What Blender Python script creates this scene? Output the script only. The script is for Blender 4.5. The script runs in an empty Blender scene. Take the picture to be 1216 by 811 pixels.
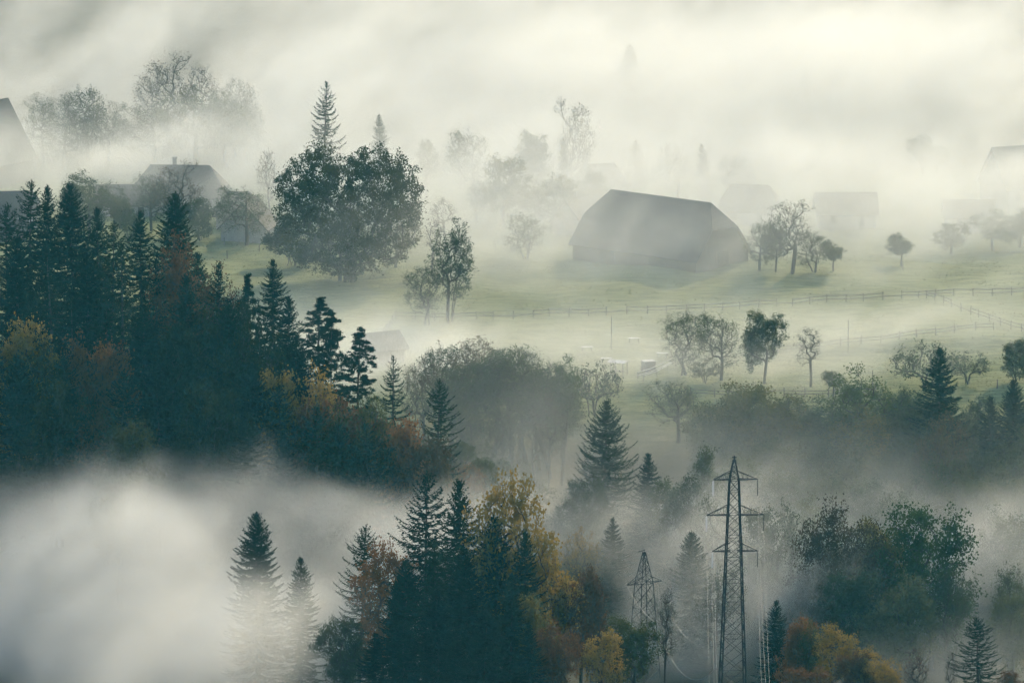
import bpy, bmesh, math, random, time
import numpy as np
from mathutils import Vector, Matrix, Quaternion
T0 = time.time()
sc = bpy.context.scene
COL = sc.collection
R = math.radians

# ------------------------------------------------------------------ camera
CAM_H, PITCH, FPX, PW, PH = 142.0, R(10.0), 6314.0, 1216.0, 811.0
cam = bpy.data.cameras.new('camera')
cam.sensor_fit = 'HORIZONTAL'
cam.angle = 2 * math.atan(PW / 2 / FPX)
cam.clip_start = 1.0
cam.clip_end = 6000
cam_ob = bpy.data.objects.new('camera', cam)
COL.objects.link(cam_ob)
cam_ob.location = (0, 0, CAM_H)
cam_ob.rotation_euler = (R(90) - PITCH, 0, 0)
sc.camera = cam_ob

# ------------------------------------------------------------------ light
SUN_AZ, SUN_EL = R(24), R(27)
sun_dir = Vector((math.sin(SUN_AZ) * math.cos(SUN_EL), math.cos(SUN_AZ) * math.cos(SUN_EL), math.sin(SUN_EL)))
w = bpy.data.worlds.new('World')
sc.world = w
w.use_nodes = True
wt = w.node_tree
bg = wt.nodes['Background']
sky = wt.nodes.new('ShaderNodeTexSky')
sky.sky_type = 'NISHITA'
sky.sun_disc = False
sky.sun_elevation = SUN_EL
sky.sun_rotation = SUN_AZ
sky.air_density = 1.0
sky.dust_density = 1.0
sky.ozone_density = 1.0
wt.links.new(sky.outputs[0], bg.inputs[0])
bg.inputs[1].default_value = 0.15
sl = bpy.data.lights.new('sun', 'SUN')
sl.energy = 2.9
sl.angle = R(0.5)
sl.color = (1.0, 0.81, 0.51)
sun_ob = bpy.data.objects.new('sun', sl)
COL.objects.link(sun_ob)
sun_ob.rotation_euler = sun_dir.to_track_quat('Z', 'Y').to_euler()
sun_ob.location = (200, 600, 400)

vs = sc.view_settings
vs.view_transform = 'Standard'
vs.look = 'None'
vs.exposure = 0.85
vs.gamma = 1.0
vs.use_curve_mapping = False

cy = sc.cycles
cy.use_denoising = True
cy.use_adaptive_sampling = True
cy.adaptive_threshold = 0.06
cy.time_limit = 1000
cy.adaptive_min_samples = 16
cy.max_bounces = 6
cy.diffuse_bounces = 1
cy.glossy_bounces = 1
cy.transmission_bounces = 3
cy.transparent_max_bounces = 8
cy.volume_bounces = 1
cy.volume_step_rate = 24.0
cy.volume_max_steps = 256
cy.caustics_reflective = False
cy.caustics_refractive = False
cy.sample_clamp_indirect = 4.0

# ------------------------------------------------------------------ helpers
CP, SP = math.cos(PITCH), math.sin(PITCH)
CAMP = np.array([0.0, 0.0, CAM_H])

def ray(px, py):
    u, v = (px - PW / 2) / FPX, (PH / 2 - py) / FPX
    return np.array([u, CP + v * SP, -SP + v * CP])

def at(px, py, d):
    r = ray(px, py)
    return CAMP + r * (d / r[1])

TY = np.array([-400, -60, 0, 60, 200, 350, 470, 540, 585, 620, 650, 680, 705, 730, 752, 775, 800, 830, 880, 920, 960, 1000, 1050, 1100, 1200, 1400, 1700, 2200], float)
TZ = np.array([120, 132, 136, 112, 72, 34, 10, 1, -4, -11, -18, -23, -23, -16, -8, -2.6, -0.8, 0, 0.2, -0.6, -0.6, 0, 3, 11, 36, 96, 172, 185], float)
RX = np.array([-400, -150, -75, -50, -32, -18, -8, 4, 16, 60], float)
RA = np.array([38, 37, 35, 33, 29, 24, 18, 8, 1, 0], float)

def smooth_interp(x, xs, ys):
    x = np.asarray(x, float)
    acc = np.zeros_like(x)
    for o, wgt in ((-1, .2), (-.5, .2), (0, .2), (.5, .2), (1, .2)):
        acc = acc + wgt * np.interp(x + o * 9.0, xs, ys)
    return acc

def height(x, y):
    x = np.asarray(x, float)
    y = np.asarray(y, float)
    z = smooth_interp(y + 0.0003 * x * x * np.clip((x / 60), -1, 1), TY, TZ)
    a = np.interp(x, RX, RA)
    yc = 716 + 0.05 * x
    s = np.where(y > yc, 24.0, 42.0)
    z = z + a * np.exp(-((y - yc) / s) ** 2)
    # meadow swell behind the fence, falling away behind it on the right
    z = z + 1.3 * np.exp(-((y - 872) / 14) ** 2 - ((x - 42) / 26) ** 2)
    z = z - 2.0 * np.exp(-((y - 905) / 22) ** 2 - ((x - 70) / 45) ** 2)
    z = z - 1.2 * np.exp(-((y - 800) / 26) ** 2 - ((x - 8) / 40) ** 2)
    # low banks in the meadow
    yl = 806 + .10 * (x - 40); q = y - yl
    z = z - 1.3 / (1 + np.exp(np.clip(q / .9, -30, 30))) * np.exp(-(np.minimum(q, 0) / 22) ** 2) / (1 + np.exp(-(x - 22) / 6))
    yl = 868 + .16 * (x - 3); q = y - yl
    z = z - .8 / (1 + np.exp(np.clip(q / .8, -30, 30))) * np.exp(-(np.minimum(q, 0) / 14) ** 2) * np.exp(-((x - 2) / 13) ** 4)
    # small unevenness
    z = z + 0.22 * np.sin(x * .19 + 1.7 * np.sin(y * .035)) * np.sin(y * .11 + 1.1) + 0.10 * np.sin(x * .52 + y * .21) + 0.08 * np.sin(y * .43 - x * .11)
    return z

def zg(x, y):
    return float(height(np.array([x]), np.array([y]))[0])

def ground(px, py, lo=740, hi=1250):
    """first ground point met by the line of sight through a photo pixel"""
    r = ray(px, py)
    ds = np.arange(lo, hi, .5)
    p = CAMP[None] + r[None] * (ds / r[1])[:, None]
    h = height(p[:, 0], p[:, 1])
    k = np.argmax(p[:, 2] < h)
    return np.array([p[k, 0], p[k, 1], h[k]])

def tag(o, label=None, cat=None, group=None, kind=None):
    if label: o['label'] = label
    if cat: o['category'] = cat
    if group: o['group'] = group
    if kind: o['kind'] = kind
    return o

def empty(name, loc=(0, 0, 0), rz=0.0, label=None, cat=None, group=None):
    o = bpy.data.objects.new(name, None)
    COL.objects.link(o)
    o.location = loc
    o.rotation_euler = (0, 0, rz)
    o.empty_display_size = .5
    return tag(o, label, cat, group)

def link(name, me, parent=None, mat=None):
    o = bpy.data.objects.new(name, me)
    COL.objects.link(o)
    if parent is not None: o.parent = parent
    if mat is not None and len(me.materials) == 0: me.materials.append(mat)
    return o

def mesh_np(name, verts, quads, mat=None, smooth=False):
    """mesh from an n x 3 vertex array and an m x 4 face array (tri = last index -1)"""
    me = bpy.data.meshes.new(name)
    verts = np.asarray(verts, np.float32)
    quads = np.asarray(quads, np.int32)
    tri = quads[:, 3] < 0
    q, t = quads[~tri], quads[tri][:, :3]
    me.vertices.add(len(verts))
    me.vertices.foreach_set('co', verts.ravel())
    loops = np.concatenate([q.ravel(), t.ravel()])
    me.loops.add(len(loops))
    me.loops.foreach_set('vertex_index', loops)
    n = len(q) + len(t)
    me.polygons.add(n)
    starts = np.concatenate([np.arange(len(q)) * 4, len(q) * 4 + np.arange(len(t)) * 3])
    me.polygons.foreach_set('loop_start', starts.astype(np.int32))
    if smooth:
        me.polygons.foreach_set('use_smooth', np.ones(n, bool))
    me.update(calc_edges=True)
    if mat: me.materials.append(mat)
    return me

class MB:
    """collects boxes, bars and tubes into one mesh"""
    def __init__(s): s.v = []; s.f = []
    def add(s, vs_, fs):
        b = len(s.v); s.v += [tuple(map(float, p)) for p in vs_]; s.f += [tuple(i + b for i in f) for f in fs]
    def box(s, c, size):
        cx, cy_, cz = c; a, b, d = (q / 2 for q in size)
        vs_ = [(cx + i * a, cy_ + j * b, cz + k * d) for k in (-1, 1) for i, j in ((-1, -1), (1, -1), (1, 1), (-1, 1))]
        s.add(vs_, [(3, 2, 1, 0), (4, 5, 6, 7), (0, 1, 5, 4), (1, 2, 6, 5), (2, 3, 7, 6), (3, 0, 4, 7)])
    def bar(s, p0, p1, wd, n=4, w1=None):
        p0, p1 = Vector(p0), Vector(p1); d = (p1 - p0)
        if d.length < 1e-6: return
        q = d.to_track_quat('Z', 'Y'); w1 = wd if w1 is None else w1
        ring = [Vector((math.cos(a), math.sin(a), 0)) for a in [2 * math.pi * (i + .5) / n for i in range(n)]]
        vs_ = [p0 + q @ (r * wd) for r in ring] + [p1 + q @ (r * w1) for r in ring]
        fs = [(i, (i + 1) % n, n + (i + 1) % n, n + i) for i in range(n)] + [tuple(range(n - 1, -1, -1)), tuple(range(n, 2 * n))]
        s.add(vs_, fs)
    def mesh(s, name, mat=None):
        me = bpy.data.meshes.new(name); me.from_pydata(s.v, [], s.f); me.update()
        if mat: me.materials.append(mat)
        return me
    def build(s, name, mat, parent=None): return link(name, s.mesh(name, mat), parent)

# ------------------------------------------------------------------ materials
def newmat(name):
    m = bpy.data.materials.new(name); m.use_nodes = True
    nt = m.node_tree; nt.nodes.clear()
    out = nt.nodes.new('ShaderNodeOutputMaterial')
    return m, nt, out

def ramp(nt, fac, stops):
    r = nt.nodes.new('ShaderNodeValToRGB'); e = r.color_ramp.elements
    while len(e) < len(stops): e.new(.5)
    for k, (p, c) in enumerate(stops): e[k].position = p; e[k].color = (*c, 1)
    nt.links.new(fac, r.inputs[0]); return r.outputs[0]

def noise(nt, scale, detail=4, rough=.55, coord='Object', stretch=None, dist=0.0):
    tc = nt.nodes.new('ShaderNodeTexCoord'); n = nt.nodes.new('ShaderNodeTexNoise')
    n.inputs['Scale'].default_value = scale; n.inputs['Detail'].default_value = detail; n.inputs['Roughness'].default_value = rough; n.inputs['Distortion'].default_value = dist
    src = tc.outputs[coord]
    if stretch:
        mp = nt.nodes.new('ShaderNodeMapping'); mp.inputs['Scale'].default_value = stretch; nt.links.new(src, mp.inputs[0]); src = mp.outputs[0]
    nt.links.new(src, n.inputs['Vector']); return n.outputs[0]

def solid(name, c0, c1, scale=3.0, rough=.85, stretch=None, bump=0.0, metallic=0.0):
    m, nt, out = newmat(name)
    b = nt.nodes.new('ShaderNodeBsdfPrincipled'); n = noise(nt, scale, 5, .6, 'Object', stretch)
    nt.links.new(ramp(nt, n, [(.3, c0), (.7, c1)]), b.inputs['Base Color'])
    b.inputs['Roughness'].default_value = rough; b.inputs['Metallic'].default_value = metallic
    b.inputs['Specular IOR Level'].default_value = .3
    if bump:
        bp = nt.nodes.new('ShaderNodeBump'); bp.inputs['Strength'].default_value = bump; bp.inputs['Distance'].default_value = .1
        nt.links.new(n, bp.inputs['Height']); nt.links.new(bp.outputs[0], b.inputs['Normal'])
    nt.links.new(b.outputs[0], out.inputs[0]); return m

def leafmat(name, cols, trans=.35, scale=.35):
    """leaf or needle: diffuse plus light coming through from behind; colour drifts over the crown and from tree to tree"""
    m, nt, out = newmat(name)
    n = noise(nt, scale, 6, .75)
    oi = nt.nodes.new('ShaderNodeObjectInfo')
    ad = nt.nodes.new('ShaderNodeMath'); ad.operation = 'MULTIPLY_ADD'; ad.inputs[1].default_value = .3; nt.links.new(oi.outputs['Random'], ad.inputs[0])
    sb = nt.nodes.new('ShaderNodeMath'); sb.operation = 'SUBTRACT'; sb.inputs[1].default_value = .15; nt.links.new(n, sb.inputs[0]); nt.links.new(sb.outputs[0], ad.inputs[2])
    k = len(cols)
    c = ramp(nt, ad.outputs[0], [(.28 + .44 * i / max(1, k - 1), q) for i, q in enumerate(cols)])
    d = nt.nodes.new('ShaderNodeBsdfDiffuse'); t = nt.nodes.new('ShaderNodeBsdfTranslucent'); mx = nt.nodes.new('ShaderNodeMixShader')
    nt.links.new(c, d.inputs[0]); nt.links.new(c, t.inputs[0]); mx.inputs[0].default_value = trans
    nt.links.new(d.outputs[0], mx.inputs[1]); nt.links.new(t.outputs[0], mx.inputs[2]); nt.links.new(mx.outputs[0], out.inputs[0])
    return m

M = {}
M['needle'] = leafmat('needle', [(.009, .021, .015), (.017, .034, .020), (.030, .048, .023)], .22)
M['needle_pine'] = leafmat('needle_pine', [(.012, .027, .019), (.021, .040, .025)], .2)
M['green'] = leafmat('green_leaf', [(.028, .055, .022), (.055, .085, .028), (.10, .115, .035)], .35)
M['olive'] = leafmat('olive_leaf', [(.04, .055, .02), (.085, .09, .03), (.17, .135, .04)], .45)
M['dark_olive'] = leafmat('dark_olive_leaf', [(.014, .025, .011), (.028, .038, .014), (.075, .070, .022)], .30)
M['yellow'] = leafmat('yellow_leaf', [(.10, .085, .03), (.22, .165, .045), (.34, .22, .055)], .40)
M['rust'] = leafmat('rust_leaf', [(.06, .044, .025), (.13, .07, .034), (.22, .11, .042)], .38)
M['brown'] = leafmat('brown_leaf', [(.045, .04, .026), (.085, .065, .036), (.13, .09, .045)], .32)
M['grey'] = leafmat('grey_green_leaf', [(.04, .058, .034), (.068, .086, .045), (.12, .125, .06)], .45)
M['bark'] = solid('bark', (.035, .03, .026), (.075, .064, .052), 4, .95)
M['wood'] = solid('weathered_wood', (.10, .09, .075), (.20, .18, .155), 6, .9, (1, 1, 8))
M['roof'] = solid('roof_tiles', (.055, .052, .046), (.10, .088, .074), 2.2, .85, (1, 1, 4), .3)
M['roof_red'] = solid('faded_red_roof', (.085, .06, .05), (.13, .09, .07), 2, .85, (1, 1, 4), .3)
M['plank'] = solid('barn_boards', (.075, .062, .05), (.13, .11, .09), 3, .9, (6, 6, .4), .3)
M['plaster'] = solid('plaster', (.24, .23, .21), (.34, .325, .295), 1.2, .9)
M['dark'] = solid('dark_opening', (.018, .018, .018), (.03, .028, .026), 2, .8)
M['steel'] = solid('galvanised_steel', (.02, .024, .028), (.045, .05, .055), 5, .55, None, 0, .3)
M['glass'] = solid('insulator_glass', (.55, .56, .55), (.75, .76, .74), 9, .25)
M['wire'] = solid('aluminium_wire', (.30, .30, .28), (.40, .40, .38), 2, .6, None, 0, .2)
M['white'] = solid('pale_sheet_metal', (.42, .41, .38), (.62, .61, .57), 2, .75)
M['soil'] = solid('bare_earth', (.05, .042, .03), (.085, .07, .05), 1.5, .95)

def ground_mat():
    m, nt, out = newmat('meadow_grass')
    b = nt.nodes.new('ShaderNodeBsdfPrincipled')
    big = noise(nt, .035, 5, .6, 'Object', (1, 1, 1), .6)
    fine = noise(nt, .9, 6, .72, 'Object', (.22, 1, 1))
    c1 = ramp(nt, big, [(.30, (.088, .110, .038)), (.5, (.155, .175, .062)), (.72, (.25, .24, .105))])
    c2 = ramp(nt, fine, [(.36, (.052, .066, .026)), (.62, (.28, .285, .125))])
    mx = nt.nodes.new('ShaderNodeMix'); mx.data_type = 'RGBA'; mx.inputs[0].default_value = .5
    nt.links.new(c1, mx.inputs[6]); nt.links.new(c2, mx.inputs[7])
    # woodland floor under the gully and the slopes, by position on the ground
    tc = nt.nodes.new('ShaderNodeTexCoord'); sp = nt.nodes.new('ShaderNodeSeparateXYZ'); nt.links.new(tc.outputs['Object'], sp.inputs[0])
    mr = nt.nodes.new('ShaderNodeMapRange'); mr.inputs[1].default_value = 752; mr.inputs[2].default_value = 772; nt.links.new(sp.outputs[1], mr.inputs[0])
    mr2 = nt.nodes.new('ShaderNodeMapRange'); mr2.inputs[1].default_value = 1000; mr2.inputs[2].default_value = 970; nt.links.new(sp.outputs[1], mr2.inputs[0])
    mu = nt.nodes.new('ShaderNodeMath'); mu.operation = 'MULTIPLY'; nt.links.new(mr.outputs[0], mu.inputs[0]); nt.links.new(mr2.outputs[0], mu.inputs[1])
    floor = ramp(nt, fine, [(.3, (.028, .030, .016)), (.7, (.065, .055, .030))])
    mx2 = nt.nodes.new('ShaderNodeMix'); mx2.data_type = 'RGBA'
    nt.links.new(mu.outputs[0], mx2.inputs[0]); nt.links.new(floor, mx2.inputs[6]); nt.links.new(mx.outputs[2], mx2.inputs[7])
    nt.links.new(mx2.outputs[2], b.inputs['Base Color'])
    b.inputs['Roughness'].default_value = .95; b.inputs['Specular IOR Level'].default_value = .15
    bp = nt.nodes.new('ShaderNodeBump'); bp.inputs['Strength'].default_value = .8; bp.inputs['Distance'].default_value = .35
    nt.links.new(fine, bp.inputs['Height']); nt.links.new(bp.outputs[0], b.inputs['Normal'])
    nt.links.new(b.outputs[0], out.inputs[0]); return m
M['ground'] = ground_mat()

# ------------------------------------------------------------------ terrain
def build_terrain():
    xs = np.concatenate([np.linspace(-620, -150, 30)[:-1], np.arange(-150, 150.1, 1.5), np.linspace(150, 620, 30)[1:]])
    ys = np.concatenate([np.linspace(-80, 560, 60)[:-1], np.arange(560, 1060, 1.5), np.linspace(1060, 1900, 60)])
    X, Y = np.meshgrid(xs, ys)
    Z = height(X, Y)
    nx, ny = len(xs), len(ys)
    i = np.arange(nx * ny).reshape(ny, nx)
    q = np.stack([i[:-1, :-1], i[:-1, 1:], i[1:, 1:], i[1:, :-1]], -1).reshape(-1, 4)
    me = mesh_np('ground', np.stack([X, Y, Z], -1).reshape(-1, 3), q, M['ground'], True)
    tag(link('ground', me), 'meadow, wooded gully and hillside ground', None, None, 'structure')
build_terrain()

def grass():
    rg = np.random.default_rng(77)
    n = 60000
    x = rg.uniform(-95, 95, n); y = rg.uniform(768, 935, n)
    f = np.sin(x * .31 + 2 * np.sin(y * .09)) * np.sin(y * .37 + 1.3 * np.sin(x * .07)) + .6 * np.sin(x * .9 + y * 1.3) * np.sin(y * .8 - x * .23) + rg.normal(0, .8, n)
    k = f > .3
    x, y = x[k], y[k]; n = len(x); z = height(x, y)
    C = np.stack([x, y, z - .04], -1); parts = []
    for b in range(3):
        a = rg.uniform(0, 6.28, n); w = rg.uniform(.05, .12, n); h = rg.uniform(.08, .26, n) * rg.uniform(.5, 1.2, n)
        u = np.stack([np.cos(a), np.sin(a), 0 * a], -1) * w[:, None]
        tip = C + np.stack([rg.normal(0, .12, n), rg.normal(0, .12, n), h], -1)
        V = np.stack([C - u, C + u, tip], 1).reshape(-1, 3); i = np.arange(n * 3).reshape(-1, 3)
        parts.append((V, np.concatenate([i, -np.ones((n, 1), int)], 1)))
    vv, ff, o = [], [], 0
    for v, f2 in parts:
        vv.append(v); ff.append(np.where(f2 >= 0, f2 + o, -1)); o += len(v)
    M['grass'] = leafmat('grass_blade', [(.08, .10, .036), (.15, .16, .06), (.25, .22, .11)], .45, .2)
    tag(link('grass_tufts', mesh_np('grass_tufts', np.concatenate(vv), np.concatenate(ff), M['grass'])), 'tufts of rough grass across the meadow', None, None, 'stuff')
grass()

# ------------------------------------------------------------------ trees
rot_cache = {}
def unit(v): return v / np.maximum(np.linalg.norm(v, axis=-1, keepdims=True), 1e-9)

def quads_from(c, a, b):
    """diamond-ended leaf faces: centre c, half axes a (long) and b (wide)"""
    v = np.stack([c - a, c + b, c + a, c - b], 1).reshape(-1, 3)
    return v, np.arange(len(c) * 4).reshape(-1, 4)

def tubes(p0, p1, r0, r1, n=3):
    d = unit(p1 - p0)
    ref = np.where(np.abs(d[:, 2:3]) > .9, np.array([[1., 0, 0]]), np.array([[0, 0, 1.]]))
    u = unit(np.cross(d, ref)); v = np.cross(d, u)
    rings = []
    for k in range(n):
        a = 2 * math.pi * k / n
        o = u * math.cos(a) + v * math.sin(a)
        rings.append((p0 + o * r0[:, None], p1 + o * r1[:, None]))
    V = np.stack([r[0] for r in rings] + [r[1] for r in rings], 1)
    m = len(p0); base = np.arange(m)[:, None] * 2 * n
    F = np.concatenate([base + np.array([[k, (k + 1) % n, n + (k + 1) % n, n + k]]) for k in range(n)])
    return V.reshape(-1, 3), F

def join(parts):
    vs_, fs, b = [], [], 0
    for v, f in parts:
        vs_.append(v); fs.append(np.where(f >= 0, f + b, -1)); b += len(v)
    return np.concatenate(vs_), np.concatenate(fs)

def spruce(seed, H=25.0, Rm=4.2, droop=.35, gap=.56, per=6, dens=1.0, bare=.06, power=.85, ragged=.25, upturn=.25):
    rg = np.random.default_rng(seed)
    lean = rg.normal(0, .01, 2)
    n = 14
    tz = np.linspace(0, H, n); tx = lean[0] * tz + .08 * np.sin(tz * .4 + seed); ty = lean[1] * tz + .08 * np.cos(tz * .33 + seed)
    P = np.stack([tx, ty, tz], -1); rr = .018 * H * (1 - tz / H) ** .9 * .75 + .02
    tr = [tubes(P[:-1], P[1:], rr[:-1], rr[1:], 6)]
    C, A, B = [], [], []
    sp0, sp1, sr = [], [], []
    z = bare * H
    while z < H * .985:
        t = z / H
        gapz = gap * (0.45 + .75 * (1 - t)) * rg.uniform(.7, 1.3)
        k = max(3, int(round(per * rg.uniform(.75, 1.2))))
        a0 = rg.uniform(0, 6.28)
        prof = (1 - math.exp(-power * (1 - t))) / (1 - math.exp(-power))
        if t < .22: prof *= .72 + .28 * t / .22
        for j in range(k):
            if rg.random() < .08: continue
            Lb = Rm * prof * rg.uniform(1 - ragged * 1.6, 1 + ragged * .6) + .10
            a = a0 + 6.283 * j / k + rg.normal(0, .22)
            zz = z + rg.normal(0, .12)
            o = np.array([np.interp(zz, tz, tx), np.interp(zz, tz, ty), zz])
            h = np.array([math.cos(a), math.sin(a), 0])
            d0 = rg.uniform(.7, 1.3) * droop * (1.15 - .9 * t)
            m = max(4, int(Lb / .20 * dens))
            s = np.linspace(.05, 1, m)
            zc = -d0 * Lb * (s ** 1.1) + upturn * Lb * s ** 3 + (.25 * t + .9 * max(0, t - .8) / .2 * .5) * Lb * s
            sway = rg.normal(0, .05) * Lb * s ** 2
            side = np.array([-h[1], h[0], 0])
            pts = o + h * (Lb * s)[:, None] + np.array([0, 0, 1.]) * zc[:, None] + side * sway[:, None]
            tan = unit(np.gradient(pts, axis=0))
            q = max(2, m // 4)
            idx = np.unique(np.linspace(0, m - 1, q).astype(int))
            sp0.append(np.concatenate([[o], pts[idx[:-1]]])); sp1.append(pts[idx]); sr.append(.045 * Lb / 4 * (1 - s[idx] * .8) + .008)
            for sgn in (-1, 1):
                tl = (.16 + .95 * np.sin(np.pi * np.clip(s * .86 + .1, 0, 1)) * .5 * min(1.2, Lb / 2.6)) * rg.uniform(.6, 1.25, m)
                dr = unit(tan * rg.uniform(.35, .8, m)[:, None] + side * sgn * rg.uniform(.5, 1.0, m)[:, None] + np.array([0, 0, -1.]) * rg.uniform(.1, .75, m)[:, None])
                c = pts + dr * (tl * .5)[:, None]
                wv = unit(np.cross(dr, rg.normal(0, 1, (m, 3))))
                C.append(c); A.append(dr * (tl * .55)[:, None]); B.append(wv * rg.uniform(.05, .10, m)[:, None])
            tip = pts[-1:]
            C.append(tip); A.append(tan[-1:] * min(.28, .12 + .2 * Lb)); B.append(side[None] * .06)
            # upper and lower shoots along the spine
            mm = m
            dr = unit(tan + rg.normal(0, .35, (mm, 3)) + np.array([0, 0, -.25]))
            C.append(pts + dr * .08); A.append(dr * (rg.uniform(.16, .30, mm) * min(1, .35 + .4 * Lb))[:, None]); B.append(unit(np.cross(dr, rg.normal(0, 1, (mm, 3)))) * .085)
        z += gapz
    # leader
    zt = np.linspace(H * .95, H, 10)
    C.append(np.stack([np.interp(zt, tz, tx), np.interp(zt, tz, ty), zt], -1)); A.append(np.tile([[0, 0, .22]], (10, 1)) + rg.normal(0, .08, (10, 3))); B.append(rg.normal(0, .06, (10, 3)))
    C, A, B = map(np.concatenate, (C, A, B))
    lim = np.concatenate(sp0), np.concatenate(sp1), np.concatenate(sr)
    tr.append(tubes(lim[0], lim[1], lim[2], lim[2] * .7, 3))
    return join(tr), quads_from(C, A, B), H, Rm

def pine(seed, H=22.0, Rm=4.0, start=.35):
    rg = np.random.default_rng(seed)
    n = 12; tz = np.linspace(0, H, n); tx = .25 * np.sin(tz * .22 + seed); ty = .2 * np.cos(tz * .25 + seed)
    P = np.stack([tx, ty, tz], -1); rr = .016 * H * (1 - tz / H) ** .8 * .8 + .02
    tr = [tubes(P[:-1], P[1:], rr[:-1], rr[1:], 6)]
    C, A, B = [], [], []; s0, s1, sr = [], [], []
    for i in range(64):
        t = start + (1 - start) * (i + rg.random()) / 64
        prof = math.sin(math.pi * min(1, .22 + .80 * (t - start) / (1 - start))) ** .8 if t > start else .4
        Lb = Rm * max(.12, prof) * rg.uniform(.55, 1.1)
        a = i * 2.4 + rg.normal(0, .4); z = t * H
        o = np.array([np.interp(z, tz, tx), np.interp(z, tz, ty), z]); h = np.array([math.cos(a), math.sin(a), 0])
        e = o + h * Lb + np.array([0, 0, Lb * rg.uniform(-.15, .35)])
        mid = (o + e) / 2 + np.array([0, 0, -.1 * Lb])
        s0 += [o, mid]; s1 += [mid, e]; sr += [.05, .03]
        for kk in range(int(4 + Lb * 1.6)):
            f = rg.uniform(.35, 1.05); c0 = o + (e - o) * f + rg.normal(0, .28, 3) * np.array([1, 1, .45]) * (.6 + .25 * Lb)
            s0.append(o + (e - o) * min(f, 1) * .8); s1.append(c0); sr.append(.015)
            m = 34
            d = unit(rg.normal(0, 1, (m, 3)) + np.array([0, 0, .35]))
            c = c0 + d * rg.uniform(.1, .5, m)[:, None] * np.array([1, 1, .55])
            C.append(c); A.append(d * rg.uniform(.14, .26, m)[:, None]); B.append(unit(np.cross(d, rg.normal(0, 1, (m, 3)))) * .06)
    C, A, B = map(np.concatenate, (C, A, B)); sr = np.array(sr)
    tr.append(tubes(np.array(s0), np.array(s1), sr, sr * .7, 3))
    return join(tr), quads_from(C, A, B), H, Rm

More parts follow.
